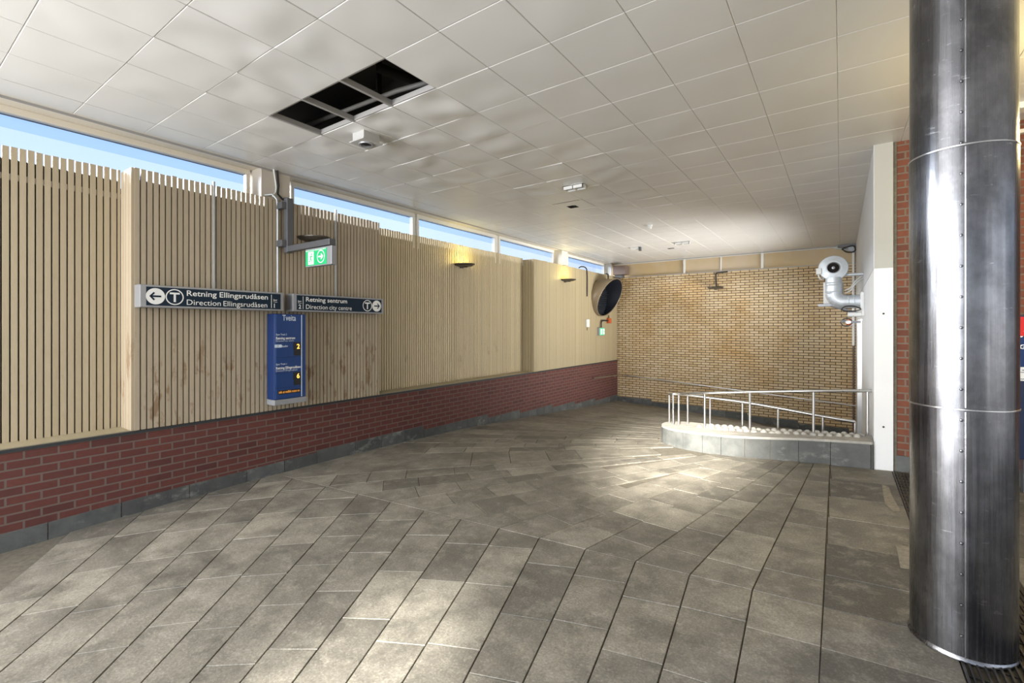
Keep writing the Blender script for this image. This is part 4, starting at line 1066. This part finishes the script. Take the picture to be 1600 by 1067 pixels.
# ================================================================ information board in the hall
IY = 6.9
A = onY(1590.5, 496, IY); W = 1.0
ib = thing('information_board', (A.x+W/2, IY+.1, fz(A.x, IY)), 'dark navy information stand with red and blue posters behind the column', 'information board')
def zy(py): return onY(1595, py, IY).z
zfl = fz(A.x+.3, IY)
m = MB(); m.box((A.x-.015, IY+.012, zy(718)), (A.x+W, IY+.20, zy(492))); m.build('cabinet', NAVYP, ib, bevel=.008)
m = MB(); m.box((A.x+.05, IY+.05, zfl-.01), (A.x+.14, IY+.16, zy(718)+.01)); m.build('leg', DGREY, ib); m = MB(); m.box((A.x+W-.14, IY+.05, zfl-.01), (A.x+W-.05, IY+.16, zy(718)+.01)); m.build('leg', DGREY, ib)
m = MB(); m.box((A.x, IY+.004, zy(525)), (A.x+W-.02, IY+.013, zy(495))); m.build('red_poster', REDP, ib)
m = MB(); m.box((A.x, IY+.004, zy(573)), (A.x+W-.02, IY+.013, zy(526.5))); m.build('blue_poster', BLUED, ib)
m = MB(); m.box((A.x, IY+.004, zy(595)), (A.x+W-.02, IY+.013, zy(573.5))); m.build('paper_notice', PAPER, ib)
m = MB()
for q in range(14): x = A.x+.005+q*.05; m.poly([(x, IY+.002, zy(527)), (x+.022, IY+.002, zy(527)), (x+.034, IY+.002, zy(525)), (x+.012, IY+.002, zy(525))])
m.build('dashed_line', WHITE, ib)
text('Gy', 'lettering', WHITE, ib, (A.x+.012, IY+.003, zy(545)), VX, VZ, height=.045, bold=.02)
text('V', 'lettering', WHITE, ib, (A.x+.055, IY+.003, zy(562)), VX, VZ, height=.036)
m = MB()
for q, (pa, pb, c0) in enumerate(((577.5, 578.8, .03), (581, 582, .02), (584.5, 585.5, .05), (591.5, 592.5, .01))): m.box((A.x+c0, IY+.001, zy(pb)), (A.x+.6, IY+.0045, zy(pa)))
m.build('print_lines', DGREY, ib)
for z0, z1, dx in ((511, 506, .055), (518, 513, .04)):
    m = MB(); m.poly([(A.x+dx, IY+.002, zy(z0)), (A.x+dx+.09, IY+.002, zy(z0)), (A.x+dx+.11, IY+.002, zy(z1)), (A.x+dx+.02, IY+.002, zy(z1))]); m.build('red_poster_mark', WHITE, ib)

# ================================================================ light
def area(name, loc, target, sx, sy, energy, col):
    l = bpy.data.lights.new(name, 'AREA'); l.shape = 'RECTANGLE'; l.size = sx; l.size_y = sy; l.energy = energy; l.color = col
    o = bpy.data.objects.new(name, l); COL.objects.link(o); o.location = loc
    o.rotation_euler = (Vector(target)-Vector(loc)).to_track_quat('-Z', 'Y').to_euler(); return o
area('rear_fill', (-3.9, -6.2, 1.9), (-3.0, 6, 2.0), 4.8, 3.6, 520, (.955, .975, 1))  # area fill added behind the camera, no glazing is built there
area('left_fill', (-6.3, -3.6, 1.95), (0, -2.2, 1.95), 5.6, 3.5, 900, (.97, .985, 1))  # unseen fill added against the left wall, for the room and the column
area('ramp_fill', (1.5, 12.6, .45), (-3, 12.4, 2.7), 2.8, 2.0, 190, (1, .985, .95)).data.spread = math.radians(95)  # fill added behind the opening in the white wall, brightens the far end
area('hall_fill', (6.5, .5, 1.9), (-2, 3, 1.9), 6, 3.2, 40, (1, .985, .95))  # weak fill added out of view on the hall side
def spot(name, loc, tgt, e, ang, blend, col, r=.15):
    l = bpy.data.lights.new(name, 'SPOT'); l.energy = e; l.spot_size = math.radians(ang); l.spot_blend = blend; l.color = col; l.shadow_soft_size = r
    o = bpy.data.objects.new(name, l); COL.objects.link(o); o.location = loc; o.rotation_euler = (Vector(tgt)-Vector(loc)).to_track_quat('-Z', 'Y').to_euler(); return o
spot('door_sunbeam', (-.6, -3.6, 3.4), (-2.0, 1.35, -.1), 6500, 13, 1, (1, .97, .90))
spot('far_sunbeam', (-.3, -1.6, 3.7), (-2.0, 7.0, .10), 28000, 16.5, 1, (1, .95, .85), .45)
l = bpy.data.lights.new('hall_lamp_glow', 'POINT'); l.energy = 60; l.color = (1, .80, .36); l.shadow_soft_size = .15
o = bpy.data.objects.new('hall_lamp_glow', l); COL.objects.link(o); o.location = (1.75, 5.0, 3.2)
l = bpy.data.lights.new('sun', 'SUN'); l.energy = 6.5; l.angle = math.radians(14); l.color = (1, .97, .92)
o = bpy.data.objects.new('sun', l); COL.objects.link(o); o.rotation_euler = Vector((1, .36, -.27)).to_track_quat('-Z', 'Y').to_euler()
w = bpy.data.worlds.new('World'); S.world = w; w.use_nodes = True; n = w.node_tree.nodes; lk = w.node_tree.links
tc = n.new('ShaderNodeTexCoord'); sp = n.new('ShaderNodeSeparateXYZ'); lk.new(tc.outputs['Generated'], sp.inputs[0])
rp = n.new('ShaderNodeValToRGB'); e = rp.color_ramp.elements
e[0].position = 0; e[0].color = (.55, .56, .56, 1); e[1].position = 1; e[1].color = (.20, .40, .82, 1)
for p, c in ((.02, (.78, .86, .95)), (.10, (.68, .80, .97)), (.35, (.48, .64, .95))): q = e.new(p); q.color = (*c, 1)
lk.new(sp.outputs['Z'], rp.inputs['Fac']); bg = n['Background']; lk.new(rp.outputs['Color'], bg.inputs['Color']); bg.inputs['Strength'].default_value = 1.0

# ================================================================ camera and colour
cam = bpy.data.cameras.new('Camera'); cam.sensor_width = 36; cam.lens = F/1600*36; cam.shift_x = (800-PCX)/1600; cam.shift_y = -(533.5-PY0)/1600; cam.clip_start = .05
co = bpy.data.objects.new('Camera', cam); COL.objects.link(co); co.location = (0, 0, CZ); co.rotation_euler = (math.pi/2, 0, TH); S.camera = co
S.view_settings.view_transform = 'Standard'; S.view_settings.look = 'None'; S.view_settings.gamma = 1; S.view_settings.exposure = .48
S.cycles.max_bounces = 8; S.cycles.diffuse_bounces = 5; S.cycles.glossy_bounces = 4; S.cycles.transparent_max_bounces = 8
S.cycles.sample_clamp_indirect = 4; S.cycles.use_denoising = True; S.cycles.caustics_reflective = False; S.cycles.caustics_refractive = False
